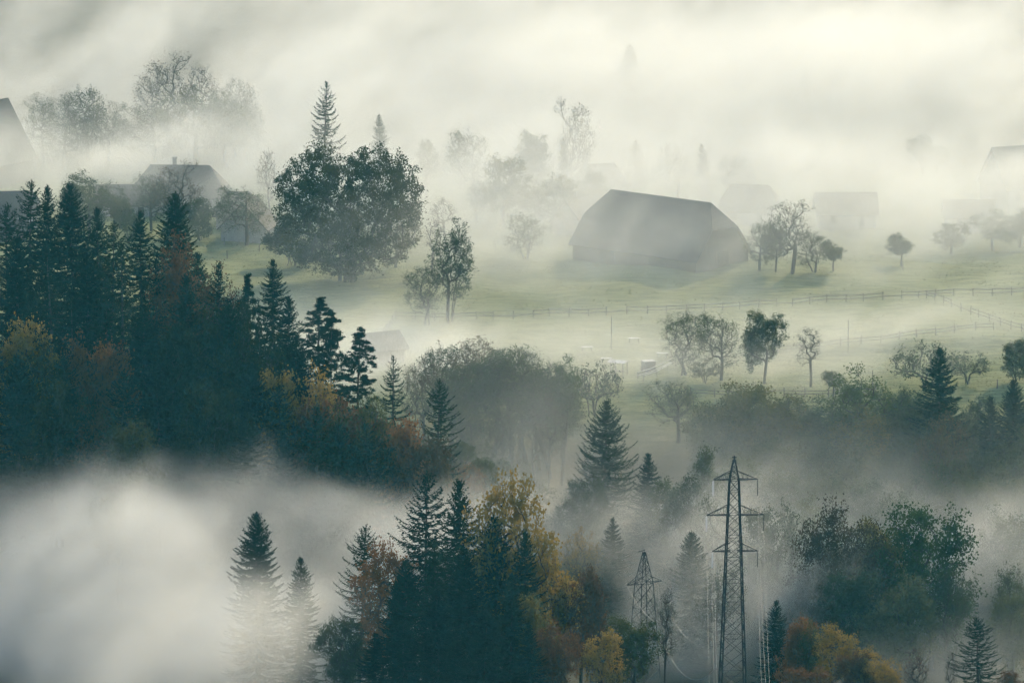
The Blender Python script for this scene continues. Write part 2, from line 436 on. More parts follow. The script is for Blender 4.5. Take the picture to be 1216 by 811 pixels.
def broadleaf(seed, H=18.0, Wd=13.0, base=.25, npts=260, leaves=34, leaf=.26, clump=.75, stems=1, shape='round', twigs=4, lobes=5, low=0.0, spread=.5, hollow=.45):
    """branches grown towards points scattered through a lobed crown, leaves clustered round the branch ends"""
    rg = np.random.default_rng(seed)
    zc0, zc1 = H * base, H
    # crown points
    lob = [(rg.normal(0, .45, 3) * np.array([1, 1, .75]), rg.uniform(.42, .68)) for _ in range(lobes)]
    pts = []
    while len(pts) < npts:
        p = rg.uniform(-1, 1, 3); r = np.linalg.norm(p)
        if r > 1 or r < hollow * rg.random(): continue
        if shape == 'cone':
            k = (1 - (p[2] + 1) / 2) ** .8
            if math.hypot(p[0], p[1]) > k * .95 + .05: continue
        elif shape == 'tall':
            if math.hypot(p[0], p[1]) > (.45 + .55 * math.cos((p[2] + .1) * 1.2)): continue
        elif shape == 'vase':
            if math.hypot(p[0], p[1]) > .35 + .65 * (p[2] + 1) / 1.5: continue
        if r > .55 and lobes and min(np.linalg.norm(p - c) / s for c, s in lob) > 1.0: continue
        pts.append(p)
    pts = np.array(pts)
    pts = np.stack([pts[:, 0] * Wd / 2, pts[:, 1] * Wd / 2, (pts[:, 2] + 1) / 2 * (zc1 - zc0) + zc0], -1)
    nodes, par = [], []
    for s in range(stems):
        a = rg.uniform(0, 6.28); off = 0 if stems == 1 else Wd * .06
        p = np.array([math.cos(a) * off, math.sin(a) * off, -.4]); prev = -1
        top = H * (base + (.35 if stems == 1 else .2)); k = max(4, int(top / .9))
        lx, ly = rg.normal(0, .05 if stems == 1 else .25, 2)
        ph = rg.uniform(0, 6)
        for i in range(k + 1):
            f = i / k
            q = p + np.array([lx * top * f ** 1.3 + .12 * math.sin(f * 5 + ph), ly * top * f ** 1.3 + .12 * math.cos(f * 4 + ph), f * (top + .4)])
            nodes.append(q); par.append(prev); prev = len(nodes) - 1
    order = np.argsort(np.hypot(pts[:, 0], pts[:, 1]) * .8 + np.abs(pts[:, 2] - H * (base + .2)) * .6 + rg.uniform(0, 2, npts))
    ends = []
    step = max(.5, H / 28)
    arr = np.zeros((len(pts) * 20 + 200, 3)); arr[:len(nodes)] = nodes; cnt = len(nodes)
    minz = H * base * .75
    for i in order:
        p = pts[i]; v = p - arr[:cnt]
        d = np.linalg.norm(v, axis=1) + np.maximum(0, arr[:cnt, 2] - p[2] + .3) * 1.6 + np.where(arr[:cnt, 2] < minz, 60, 0)
        j = int(np.argmin(d)); L = np.linalg.norm(p - arr[j]); k = max(1, int(L / step))
        pj = par[j]; dirp = unit((arr[j] - arr[pj])[None])[0] if pj >= 0 else np.array([0, 0, 1.])
        prev = j; o = arr[j].copy()
        for m in range(1, k + 1):
            f = m / k
            q = o + (p - o) * f + dirp * L * .22 * math.sin(math.pi * f) * (1 - f) + rg.normal(0, .05 * step, 3) - np.array([0, 0, .10 * L * f * f * spread])
            if cnt >= len(arr): break
            arr[cnt] = q; par.append(prev); prev = cnt; cnt += 1
        ends.append(prev)
    P = arr[:cnt]; par = np.array(par)
    rad = np.zeros(cnt)
    for e in ends: rad[e] += 1
    for i in range(cnt - 1, 0, -1):
        if par[i] >= 0: rad[par[i]] += rad[i]
    rr = .020 * np.maximum(rad, .4) ** .5 * (H / 18) ** .5 * 1.25
    e = np.where(par >= 0)[0]
    thick = rr[e] > .09
    parts = []
    e1 = e[thick]; parts.append(tubes(P[par[e1]], P[e1], np.minimum(rr[par[e1]], rr[e1] * 1.5), rr[e1], 6))
    e2 = e[~thick]; parts.append(tubes(P[par[e2]], P[e2], np.minimum(rr[par[e2]], rr[e2] * 1.4), rr[e2], 3))
    # fine twigs
    E_ = P[ends]
    if twigs:
        n = len(E_) * twigs; o = np.repeat(E_, twigs, 0); out = unit(o - np.array([0, 0, H * (base + .25)]))
        d = unit(out * .7 + rg.normal(0, .55, (n, 3)) + np.array([0, 0, .25])); L = rg.uniform(.5, 1.3, n) * H / 18
        parts.append(tubes(o, o + d * L[:, None], np.full(n, .016), np.full(n, .007), 3))
        tip = o + d * L[:, None]
    trunk = join(parts)
    # leaves
    src = np.concatenate([E_, tip]) if twigs else E_
    wts = rg.gamma(1.2, 1, len(src)); wts /= wts.sum()
    n = int(len(E_) * leaves)
    ii = rg.choice(len(src), n, p=wts)
    c = src[ii] + rg.normal(0, clump * .5, (n, 3)) * np.array([1, 1, .7])
    keep = c[:, 2] > H * low * .5 + .3
    c = c[keep]; n = len(c)
    d = unit(rg.normal(0, 1, (n, 3)) * np.array([1, 1, .8]) - np.array([0, 0, .3]))
    b = unit(np.cross(d, rg.normal(0, 1, (n, 3))))
    sz = leaf * rg.uniform(.6, 1.3, n)
    return trunk, quads_from(c, d * (sz * .5)[:, None], b * (sz * .36)[:, None]), H, Wd / 2

LIB = {}
def lib(key, res, leafmat_):
    (tv, tf), (cv, cf), H, Rr = res
    LIB[key] = (mesh_np('trunk', tv, tf, M['bark'], True), mesh_np('crown', cv, cf, M[leafmat_]), H, Rr)

# conifers: dense, ragged, sparse, drooping, broad, slim
lib('S0', spruce(1, 25, 5.6, .40, .48, 7, 1.15, .04, 2.6, .24), 'needle')
lib('S1', spruce(2, 25, 5.2, .46, .55, 7, 1.1, .06, 2.4, .32), 'needle')
lib('S2', spruce(3, 25, 6.0, .30, .85, 5, 1.1, .12, 3.0, .36, .3), 'needle')
lib('S3', spruce(4, 25, 4.6, .42, .52, 7, 1.1, .05, 2.2, .28), 'needle')
lib('S4', spruce(5, 24, 6.8, .42, .66, 7, 1.15, .04, 2.6, .28, .40), 'needle')
lib('S5', spruce(6, 22, 4.8, .34, 1.05, 5, 1.05, .10, 2.4, .32, .34), 'needle')
lib('S6', spruce(7, 25, 6.6, .16, .55, 8, 1.15, .04, 1.6, .28, .15), 'needle')
lib('S7', spruce(8, 24, 5.4, .38, .90, 6, 1.05, .16, 2.8, .38, .28), 'needle')
lib('S8', spruce(9, 24, 5.2, .50, .72, 5, .95, .16, 1.9, .55, .25), 'needle')
lib('S9', spruce(10, 26, 4.6, .58, .60, 6, 1.0, .08, 3.4, .45, .22), 'needle')
lib('P0', pine(11, 22, 4.0, .30), 'needle_pine')
lib('P1', pine(12, 24, 3.6, .40), 'needle_pine')
# broadleaves: R full round, T tall, L thin leaf, N nearly bare, V vase
lib('R0', broadleaf(21, 18, 13, .10, 260, 60, .32, .9), 'green')
lib('R1', broadleaf(22, 18, 12, .08, 260, 60, .32, .9, lobes=6), 'green')
lib('R2', broadleaf(23, 17, 14, .12, 270, 54, .32, .95, lobes=8), 'green')
lib('T0', broadleaf(24, 20, 9, .22, 200, 46, .29, .75, shape='tall'), 'green')
lib('T1', broadleaf(25, 21, 8, .28, 190, 38, .28, .75, shape='tall', lobes=6), 'green')
lib('L0', broadleaf(26, 18, 12, .12, 260, 20, .26, .75, twigs=5), 'grey')
lib('L1', broadleaf(27, 19, 10, .10, 250, 24, .26, .75, twigs=5, lobes=8, stems=2, spread=.1), 'grey')
lib('L2', broadleaf(28, 17, 13, .14, 260, 22, .26, .8, twigs=5, lobes=7), 'brown')
lib('N0', broadleaf(29, 17, 12, .10, 300, 8, .24, .7, twigs=6, lobes=7, spread=.1), 'brown')
lib('N1', broadleaf(30, 15, 9, .14, 220, 4, .22, .7, twigs=6, lobes=4), 'brown')
lib('N2', broadleaf(31, 16, 7, .2, 150, 6, .22, .7, twigs=5, shape='tall'), 'brown')
lib('A0', broadleaf(32, 8, 8, .28, 150, 55, .22, .55, lobes=6), 'green')
lib('A1', broadleaf(33, 8, 7, .30, 130, 24, .22, .55, twigs=5), 'grey')
lib('C0', broadleaf(34, 15, 8, .20, 250, 30, .24, .6, shape='tall', stems=3, lobes=7, spread=.2), 'grey')
lib('B0', broadleaf(35, 5, 6, .06, 130, 46, .22, .5, stems=4, lobes=5), 'green')
lib('B1', broadleaf(36, 5, 6.5, .06, 150, 12, .2, .5, stems=5, twigs=6, lobes=5), 'grey')
lib('K0', broadleaf(37, 22, 25, .02, 720, 74, .34, .72, stems=7, lobes=20, twigs=5, low=.0, hollow=.6, spread=.1), 'green')
lib('F0', broadleaf(41, 22, 9, .38, 210, 26, .27, .75, shape='tall', twigs=5, lobes=7, spread=.1), 'grey')
lib('F1', broadleaf(42, 22, 8, .45, 190, 20, .26, .75, twigs=5, lobes=7, stems=2, spread=.1), 'grey')
lib('O0', broadleaf(38, 18, 11, .18, 210, 36, .36, .75, twigs=4, lobes=7), 'yellow')
print('library', round(time.time() - T0, 1), sum(len(a.polygons) + len(b.polygons) for a, b, _, _ in LIB.values()) * 2)

NAMES = {'S': 'spruce_tree', 'P': 'pine_tree', 'R': 'broadleaf_tree', 'T': 'broadleaf_tree', 'L': 'broadleaf_tree', 'N': 'bare_tree', 'A': 'fruit_tree', 'C': 'pear_tree', 'B': 'shrub', 'K': 'linden_tree', 'O': 'broadleaf_tree', 'F': 'broadleaf_tree'}
TR = random.Random(5)
HEIGHTS = []
def top_of(px, d, H):
    X = (px - PW / 2) / FPX * d; r = np.array([X, d, zg(X, d) + H]) - CAMP
    return PH / 2 - FPX * (r[1] * SP + r[2] * CP) / (r[1] * CP - r[2] * SP)
def tree(key, px, top, d, wpx=None, mat=None, label=None, group=None, rz=None, base=None, tilt=0.0, Hm=None):
    """a tree whose tip shows at photo pixel (px, top) and whose foot is on the ground at distance d (or seen at pixel (px, base))"""
    if base is not None:
        g = ground(px, base); d = g[1]
    if Hm is not None:          # distance where the ground lies Hm below the sight line to the tip
        ds = np.arange(d + 40, d - 60, -.5); r = ray(px, top); q = CAMP[None] + r[None] * (ds / r[1])[:, None]
        hh = q[:, 2] - height(q[:, 0], q[:, 1]); d = float(ds[np.argmin(np.abs(hh - Hm) + .02 * np.abs(ds - d))])
    P = at(px, top, d); z = zg(P[0], d)
    H = P[2] - z
    tm, cm, H0, R0 = LIB[key]
    sz = H / H0
    sxy = sz if wpx is None else (wpx / 2 * d / FPX) / R0
    if key[0] == 'S' and H > 14: sxy = max(sxy, .92 * sz)
    if key[0] in 'RTLOF' and wpx is not None: sxy = max(sxy, .62 * sz)
    sxy = min(sxy, (2.2 if key[0] == 'B' else 1.45) * sz)
    kind = 'shrub' if key[0] == 'B' else 'tree'
    o = empty('broadleaf_tree' if key[0] == 'N' and mat else NAMES[key[0]], (P[0], d, z), TR.uniform(0, 6.28) if rz is None else rz, label, kind, group)
    o.scale = (sxy, sxy, sz)
    if tilt: o.rotation_euler = (0, tilt, 0)
    else: o.rotation_euler = (TR.gauss(0, .018), TR.gauss(0, .018), o.rotation_euler.z)
    t = link('trunk', tm, o); c = link('crown', cm, o)
    if mat:
        c.material_slots[0].link = 'OBJECT'; c.material_slots[0].material = M[mat]
    HEIGHTS.append((key, px, top, round(d), round(H, 1)))
    return o

# ---- lone trees and groups on the meadow and in the village
tree('K0', 412, 158, 0, 174, 'dark_olive', 'huge dark round-crowned linden casting a long shadow over the meadow', base=334)
tree('B0', 345, 270, 0, 70, 'dark_olive', 'dense dark bush under the shady edge of the huge linden', base=316)
tree('N0', 470, 232, 0, 62, 'yellow', 'thin leaning yellowing tree against the huge round linden', base=318, tilt=.12)
tree('L0', 292, 206, 0, 74, 'green', 'round leafy tree standing alone on the bright grass by the fence posts', base=292)
tree('R2', 106, 204, 903, 78, 'grey', 'broad pale round tree rising behind the spruce tips of the ridge')
tree('L0', 178, 194, 918, 52, 'grey', 'leafy half of a tree pair in front of the long chimney house')
tree('N0', 212, 188, 914, 74, None, 'bare spreading half of a tree pair in front of the long chimney house')
tree('B0', 150, 237, 905, 40, 'grey', 'round shrub between the pale round tree and the tree pair')
tree('B0', 236, 236, 908, 44, 'grey', 'low shrub under the bare spreading tree by the village')
tree('C0', 534, 262, 0, 50, 'grey', 'dark ragged pear tree with a tall spire in front of the long paddock fence', base=384)
tree('L1', 507, 306, 0, 46, 'grey', 'lower leaning tree grown against the ragged pear tree', base=386, tilt=-.10)
tree('N2', 513, 258, 868, 30, None, 'slim bare tree just behind the ragged pear tree')
tree('L1', 623, 246, 0, 54, 'grey', 'small spreading tree on the grass beside the big barn', base=309)
for px, top, d, wp, k in ((598, 182, 925, 66, 'R0'), (640, 150, 948, 50, 'R1'), (655, 205, 918, 70, 'R2'), (565, 205, 930, 46, 'L0'), (700, 200, 925, 50, 'R0')):
    tree(k, px, top, d, wp, 'grey', 'leafy tree in the misty grove between the linden and the big barn', 'trees of the misty grove behind the barn')
tree('N0', 680, 113, 950, 56, 'brown', 'tall gnarled tree with clumped leaves behind the hazy hip-roofed house')
tree('S3', 670, 164, 945, 22, None, 'small spruce beside the tall gnarled tree with clumped leaves')
tree('L0', 104, 79, 1000, 78, 'grey', 'rounded misty tree next to the steep hay barn gable')
tree('L2', 50, 112, 993, 54, 'grey', 'low misty tree close behind the steep hay barn gable')
tree('N0', 202, 60, 1006, 88, None, 'tallest bare tree rising from the fog above the long chimney house')
tree('N1', 244, 68, 1010, 60, None, 'slim bare tree between the tallest bare tree and a leafy one')
tree('L0', 278, 74, 1004, 56, 'grey', 'leafy tree at the end of the row of bare trees above the long chimney house')
tree('L2', 292, 120, 998, 50, 'grey', 'lower foggy tree below the leafy tree of the bare row')
for k, px, top, d, wp in (('L0', 182, 108, 992, 96), ('L2', 232, 104, 996, 96), ('R2', 268, 112, 994, 80), ('L0', 76, 122, 992, 84), ('L2', 128, 122, 996, 60)):
    tree(k, px, top, d, wp, 'grey', 'dim lower tree filling the foggy row of bare trees above the chimney house', 'lower trees of the foggy bare row')
tree('S5', 384, 98, 940, 52, None, 'lone sparse spruce with drooping boughs behind the huge linden')
tree('S3', 450, 136, 955, 30, 'grey', 'small pointed misty tree behind the huge linden')
tree('N1', 320, 172, 935, 30, None, 'small bare tree by the village pole')
tree('T1', 505, 166, 958, 26, 'grey', 'small narrow tree in the fog beside a village pole')
tree('L0', 562, 132, 950, 62, 'grey', 'rounded open-branched tree alone in the fog behind the grove')
tree('N2', 528, 232, 900, 34, None, 'thin bare sapling at the misty edge of the meadow')
tree('S0', 748, 53, 1046, 44, None, 'ghostly spruce standing high in the fog on the far slope')
tree('L1', 657, 90, 1042, 34, 'grey', 'ghostly broadleaf tree high in the fog on the far slope')
tree('S3', 957, 86, 1040, 18, None, 'tiny spruce tip showing through the fog on the far slope')
tree('S1', 755, 166, 968, 34, None, 'faint spruce beside the hazy hip-roofed house')
tree('N1', 805, 167, 955, 54, None, 'faint bare trees behind the big barn roof')
tree('S3', 838, 171, 950, 28, None, 'small dark spruce behind the big barn roof')
tree('R0', 875, 184, 958, 44, 'grey', 'faint round tree behind the big barn roof')
tree('R1', 1096, 159, 985, 40, 'grey', 'dark crown breaking out of the fog bank, taller of two')
tree('R2', 1112, 172, 988, 34, 'grey', 'dark crown breaking out of the fog bank, lower of two')
for px, top, d, wp, k in ((1130, 262, 905, 60, 'R0'), (1180, 250, 908, 70, 'R2'), (1212, 245, 912, 50, 'R1')):
    tree(k, px, top, d, wp, 'grey', 'foggy tree below the pale gabled house at the meadow edge', 'foggy trees below the gabled house')
tree('L0', 903, 245, 0, 52, 'grey', 'leafy tree touching the corner of the big barn', base=322)
tree('R1', 922, 262, 0, 36, 'grey', 'dense dark tree in the middle of the row beside the big barn', base=323)
tree('N0', 942, 233, 0, 70, 'grey', 'tallest fan-shaped tree of the row beside the big barn', base=326)
tree('L1', 966, 268, 0, 44, 'grey', 'lower open tree near the outer end of the row beside the big barn', base=324)
tree('A0', 990, 286, 0, 38, 'grey', 'small round tree at the outer end of the row beside the big barn', base=322)
tree('A0', 1071, top_of(1071, 876, 5.4), 876, 44, 'grey', 'small round tree standing alone on the swell of the meadow')

# ---- orchard trees in the lower meadow
tree('L1', 813, 360, 0, 58, 'grey', 'orchard tree next to the boarded cart, first of three', base=446)
tree('L0', 857, 354, 0, 62, 'grey', 'tallest and middle tree of three in the lower meadow', base=452)
tree('R1', 909, 362, 0, 54, 'grey', 'darkest and densest of three trees in the lower meadow', base=456)
tree('N2', 963, 385, 0, 38, None, 'slender bare tree beside three orchard trees', base=460)
tree('A1', 990, 438, 0, 34, None, 'low crooked fruit tree at the foot of the meadow', base=474)
tree('B1', 838, 424, 0, 40, None, 'bare bush between the first two orchard trees', base=456)
tree('B1', 1100, 403, 0, 78, None, 'wide bare bush on the pale meadow behind the big broad spruce', base=464)
tree('B1', 1150, 414, 0, 50, None, 'smaller bare bush beside the wide one on the pale meadow', base=456)
tree('B0', 1208, 404, 0, 46, 'grey', 'dense round bush at the end of the lower meadow', base=452)
tree('N2', 720, 330, 0, 8, None, 'thin dead stem in the misty paddock', base=352) if False else None

# ---- thicket on the gully's far edge
thick = [('L0', 525, 382, 764, 92, 'grey'), ('L2', 565, 402, 760, 78, 'brown'), ('F0', 598, 400, 752, 74, 'grey'), ('F1', 618, 418, 748, 70, 'grey'), ('F0', 640, 424, 746, 64, 'grey'), ('F1', 585, 424, 748, 80, 'grey'), ('F0', 550, 420, 750, 70, 'grey'),
         ('L2', 503, 430, 752, 60, 'brown'), ('F1', 655, 436, 744, 60, 'grey'), ('F0', 535, 445, 744, 70, 'grey'), ('F1', 570, 450, 742, 70, 'grey'), ('F0', 608, 452, 740, 70, 'grey'), ('F1', 632, 460, 738, 56, 'grey'), ('L0', 548, 480, 736, 70, 'grey'), ('F0', 668, 450, 742, 50, 'grey')]
for k, px, top, d, wp, m in thick:
    tree(k, px, top, d, wp, m, ('brownish' if m == 'brown' else 'grey-green') + (' thin-leaved tree in the misty thicket on the gully edge' if k[0] == 'L' else ' tall slim-trunked tree in the misty thicket on the gully edge'), 'trees of the misty thicket')
for k, px, d, H in (('B0', 540, 708, 3.5), ('B0', 566, 716, 4), ('B0', 590, 722, 4), ('B0', 600, 714, 3.5), ('B1', 618, 714, 4), ('B0', 575, 706, 3.5), ('B0', 640, 708, 4), ('B0', 552, 720, 3.5), ('B1', 610, 726, 4),
                    ('B1', 655, 716, 5), ('B1', 630, 722, 5), ('B1', 600, 730, 5), ('B0', 672, 706, 4), ('B0', 640, 698, 4), ('B1', 690, 730, 5), ('B1', 740, 738, 5), ('B0', 760, 726, 5), ('B1', 780, 740, 4), ('B0', 610, 702, 4), ('B1', 570, 728, 5), ('L0', 560, 734, 11), ('L1', 600, 738, 12)):
    tree(k, px, top_of(px, d, H), d, None, 'grey' if k[0] != 'B' or k == 'B0' else None, 'leafy bush or young tree on the slope under the blue misty thicket', 'bushes under the thicket')
tree('T0', 668, 422, 752, 50, 'green', 'dark leafy tree at the end of the blue misty thicket')
tree('B1', 705, 425, 768, 64, None, 'pale bare bush behind the dark leafy tree of the thicket')
tree('N1', 634, 470, 740, 44, None, 'bare forked trunk under the thicket beside a taller bare trunk')
tree('N2', 652, 460, 738, 40, None, 'tall bare trunk lit from behind under the thicket')
tree('S4', 716, 476, 722, 104, None, 'broad spruce with upswept boughs in the middle of the gully')
tree('S1', 768, 538, 718, 64, None, 'dark shorter spruce beside the broad upswept spruce')
tree('R0', 690, 560, 716, 60, 'grey', 'dim tree at the foot of the broad upswept spruce')
tree('L0', 805, 441, 758, 78, 'grey', 'pale grey tree alone above the gully below the boarded cart')
tree('T1', 832, 528, 716, 46, 'grey', 'slender tree behind the steel pylon and beside a dark spruce')
tree('R1', 800, 556, 712, 54, 'grey', 'dim bush-like tree between the dark spruce and the slender tree')
# right wood
right = [('R1', 878, 448, 744, 108, 'olive'), ('R0', 918, 478, 746, 74, 'olive'), ('L0', 952, 474, 750, 66, 'olive'), ('R2', 1000, 488, 744, 80, 'grey'), ('T0', 1034, 434, 742, 92, 'green'),
         ('R0', 1062, 490, 740, 80, 'grey'), ('R2', 1082, 458, 752, 70, 'grey'), ('R2', 1150, 500, 742, 76, 'grey'), ('R0', 975, 510, 735, 90, 'grey'), ('R1', 900, 510, 735, 90, 'grey'), ('R2', 850, 500, 738, 60, 'grey'),
         ('R2', 1030, 520, 732, 96, 'grey'), ('T0', 1205, 505, 735, 70, 'grey'), ('R1', 1180, 525, 730, 80, 'grey'), ('R0', 870, 548, 722, 90, 'grey'), ('R1', 940, 552, 722, 96, 'grey'), ('R0', 1010, 560, 718, 96, 'grey'),
         ('R2', 1085, 550, 720, 100, 'grey'), ('R0', 1150, 560, 716, 90, 'grey'), ('R1', 1215, 560, 716, 90, 'grey'), ('R0', 855, 474, 744, 90, 'olive'), ('T1', 930, 464, 743, 72, 'olive'), ('T0', 985, 470, 742, 80, 'grey'), ('T0', 1010, 480, 738, 84, 'olive'), ('T0', 1066, 462, 744, 80, 'grey'), ('R2', 1095, 500, 738, 100, 'olive'), ('T1', 1158, 468, 744, 70, 'grey'), ('R1', 1212, 496, 742, 90, 'grey'), ('R0', 890, 535, 728, 100, 'grey'), ('R2', 955, 530, 729, 104, 'olive'), ('R1', 1040, 545, 726, 104, 'grey'), ('R0', 1120, 535, 728, 104, 'olive'), ('R2', 1190, 545, 726, 100, 'grey'),
         ('R0', 1250, 480, 744, 100, 'grey'), ('R1', 1285, 500, 738, 100, 'grey'), ('R2', 1320, 485, 744, 100, 'olive'), ('R0', 1260, 550, 724, 110, 'grey'), ('R2', 970, 590, 706, 80, 'grey'), ('R1', 1060, 575, 712, 80, 'grey'), ('R0', 1185, 600, 704, 90, 'grey')]
for k, px, top, d, wp, m in right:
    row = 'edge' if d > 737 else 'middle' if d > 719 else 'lowest'
    tree(k, px, top, d, wp, m, ('olive' if m == 'olive' else 'green' if m == 'green' else 'grey-green') + ' broadleaf tree in the ' + {'edge': 'back row of the misty wood bordering the meadow', 'middle': 'middle row of the misty wood below the meadow', 'lowest': 'lowest row of the misty wood deep in the gully'}[row], row + ' row broadleaf trees of the misty wood')
tree('S6', 1115, 412, 740, 104, None, 'big broad dark spruce standing above the misty wood')
tree('L2', 1128, 492, 728, 70, 'brown', 'rusty brown tree in front of the big broad dark spruce')
tree('S1', 1175, 470, 736, 56, None, 'lower of two spruces at the end of the misty wood')
tree('S0', 1204, 450, 738, 64, None, 'taller of two spruces at the end of the misty wood')
# trees in the gully behind the steel pylon
tree('L0', 868, 556, 706, 66, 'grey', 'thin-leaved tree directly behind the steel pylon top')
tree('R0', 905, 590, 700, 74, 'grey', 'dim tree behind the wires of the steel pylon')
tree('L2', 935, 612, 694, 60, 'grey', 'low thin-leaved tree beyond the wires of the steel pylon')
tree('R2', 1000, 589, 686, 112, 'brown', 'brownish round tree on the misty gully bank')
tree('R1', 1052, 608, 690, 90, 'olive', 'olive tree between the brownish round tree and the big green one')
tree('R0', 1108, 588, 684, 132, 'green', 'big green sunlit tree in rays of mist on the gully bank')
tree('L1', 1128, 660, 672, 60, 'grey', 'thin tree with lit trunk below the big green sunlit tree')
tree('R2', 1070, 680, 668, 100, 'grey', 'shaded tree in drifting mist below the olive tree')
tree('R1', 1010, 670, 672, 80, 'grey', 'shaded tree in drifting mist below the brownish round tree')
tree('L1', 1200, 655, 680, 60, 'grey', 'open tree on the misty bank beyond the big green sunlit tree')
tree('R0', 1205, 700, 668, 60, 'grey', 'shaded leafy tree behind the layered spruce')
tree('S6', 728, 614, 702, 62, None, 'pale misty spruce standing alone behind the small pylon')
tree('L2', 690, 628, 700, 46, 'yellow', 'pale yellowing tree in front of the misty spruce')
tree('S0', 822, 631, 690, 72, None, 'dark spruce between the small pylon and the big steel pylon')
tree('L0', 790, 690, 682, 60, 'grey', 'dim tree under the arms of the small pylon')
tree('L0', 850, 640, 684, 50, 'grey', 'thin tree seen through the lattice of the steel pylon')
tree('T1', 575, 543, 706, 34, 'grey', 'thin grey conifer-like tree behind the autumn oak')
tree('L2', 556, 552, 700, 60, 'rust', 'pale rusty tree in the mist behind two dark spruces')

# ---- wooded ridge
ridge = [  # key, px, top, d, width, label
    ('S7', 33, 214, 722, 40, 'sparse pale-limbed spruce at the high end of the wooded ridge'),
    ('S3', 57, 221, 720, 34, 'narrow spruce between a sparse one and a dense one on the ridge crest'),
    ('S0', 86, 217, 718, 52, 'dense spruce with a sharp tip on the ridge crest'),
    ('S1', 114, 246, 716, 40, 'blunt spruce beside the dense sharp-tipped one on the ridge crest'),
    ('S3', 128, 262, 714, 36, None), ('S1', 166, 249, 718, 44, 'lower ridge spruce standing close beside the tall dense rusty-sided one'),
    ('S0', 205, 228, 716, 56, 'tall dense spruce with rusty leaves at its side on the ridge crest'),
    ('S2', 4, 240, 724, 50, None), ('S1', 238, 300, 718, 44, None), ('S3', 258, 312, 716, 40, None), ('P1', 300, 328, 716, 44, None),
    ('S1', 325, 307, 714, 52, 'tall spruce with a bent tip where the ridge falls away'),
    ('S3', 345, 352, 712, 40, None), ('P1', 377, 354, 712, 56, 'pine with bare stem next to the tall bent-tip spruce'),
    ('P0', 392, 372, 708, 50, None), ('P0', 424, 391, 706, 58, 'lone pine with clumped boughs and a straight visible stem'),
    ('S5', 468, 423, 704, 54, 'sparse spruce with open boughs between the lone pine and the last spruce'),
    ('S2', 517, 450, 700, 68, 'last spruce at the low end of the wooded ridge'),
    ('S0', 20, 280, 706, 56, None), ('S1', 62, 290, 704, 56, None), ('S0', 105, 300, 704, 60, None), ('S3', 146, 290, 706, 50, None), ('S0', 185, 300, 704, 56, None), ('S1', 222, 325, 702, 56, None),
    ('S0', 272, 360, 700, 56, None), ('S1', 310, 375, 700, 56, None), ('S0', 348, 400, 698, 56, None), ('S3', 385, 440, 694, 48, None), ('S1', 40, 345, 690, 66, None), ('S0', 85, 355, 688, 66, None), ('S1', 130, 350, 690, 66, None),
    ('S0', 170, 360, 688, 66, None), ('S3', 210, 385, 686, 60, None), ('S1', 250, 400, 686, 66, None), ('S0', 295, 430, 684, 66, None), ('S1', 335, 455, 682, 60, None), ('S0', 375, 480, 682, 56, None), ('S0', 20, 420, 672, 80, None),
    ('S4', 70, 425, 670, 90, None), ('S1', 140, 440, 670, 80, None), ('S0', 190, 450, 670, 80, None), ('S1', 240, 470, 670, 76, None), ('S0', 290, 490, 668, 70, None), ('S1', 335, 510, 668, 64, None), ('S0', -20, 300, 708, 60, None), ('S1', -15, 380, 686, 70, None),
    ('S0', 410, 500, 684, 50, None), ('S3', 440, 500, 690, 44, None)]
for k, px, top, d, wp, lb in ridge:
    if lb: tree(k, px, top, d, wp, None, lb)
    else: tree(TR.choice((k, k, 'S8', 'S9', 'S7')), px, top, d, wp, None, Hm=23 + 5 * TR.random(), label=('dark spruce in the back row along the crest of the ridge wood' if d > 703 else 'dark spruce in the middle rows of the ridge wood' if d > 675 else 'dark spruce in the lowest row of the ridge wood just above the fog bank'), group=('crest' if d > 703 else 'middle' if d > 675 else 'lowest') + ' row conifers of the ridge wood')
for k, px, top, d, wp, m, lb in [
    ('R1', 22, 364, 676, 50, 'yellow', 'yellow-leaved tree glowing at the edge of the dark ridge wood'),
    ('R0', 104, 392, 668, 44, 'rust', 'dull rusty tree deep in the dark ridge wood'),
    ('T0', 200, 276, 700, 34, 'rust', 'rust-orange tree against the side of the tall dense spruce'),
    ('T0', 268, 314, 706, 34, 'rust', 'small reddish crown on the ridge edge above the shadowed meadow'),
    ('R2', 236, 366, 682, 56, 'dark_olive', 'olive-brown tree in the heart of the ridge wood'),
    ('R1', 205, 372, 680, 50, 'dark_olive', 'dull green tree below the rust-orange one in the ridge wood'),
    ('T1', 282, 356, 690, 44, 'dark_olive', 'slim green tree in the ridge wood below the small reddish crown'),
    ('T0', 325, 392, 688, 50, 'dark_olive', 'brown tree below the tall spruce with a bent tip'),
    ('R0', 350, 425, 692, 44, 'yellow', 'yellow-brown tree at the foot of the bare-stemmed pine'),
    ('R1', 380, 455, 690, 50, 'rust', 'orange tree glowing beside the stem of the lone pine'),
    ('R2', 415, 480, 698, 56, 'dark_olive', 'olive undergrowth tree around the stem of the lone pine'),
    ('R1', 455, 482, 692, 56, 'rust', 'red-brown tree under the sparse open spruce'),
    ('R0', 487, 505, 690, 46, 'brown', 'brown tree beside the last spruce of the ridge'),
    ('B0', 510, 540, 692, 60, 'dark_olive', 'low bushy growth under the last spruce of the ridge'),
    ('R2', 60, 412, 664, 70, 'dark_olive', 'leafy dark green tree below the yellow-leaved one'),
    ('R0', 140, 486, 660, 60, 'dark_olive', 'greyish leafy tree just above the fog bank'),
    ('R1', 260, 440, 664, 60, 'dark_olive', 'dim brown tree low in the ridge wood'),
    ('T1', 440, 470, 700, 30, 'olive', 'thin olive tree between the lone pine and the sparse open spruce')]:
    tree(k, px, top, d, wp, m, lb, Hm=26 if k[0] != 'B' else 4)

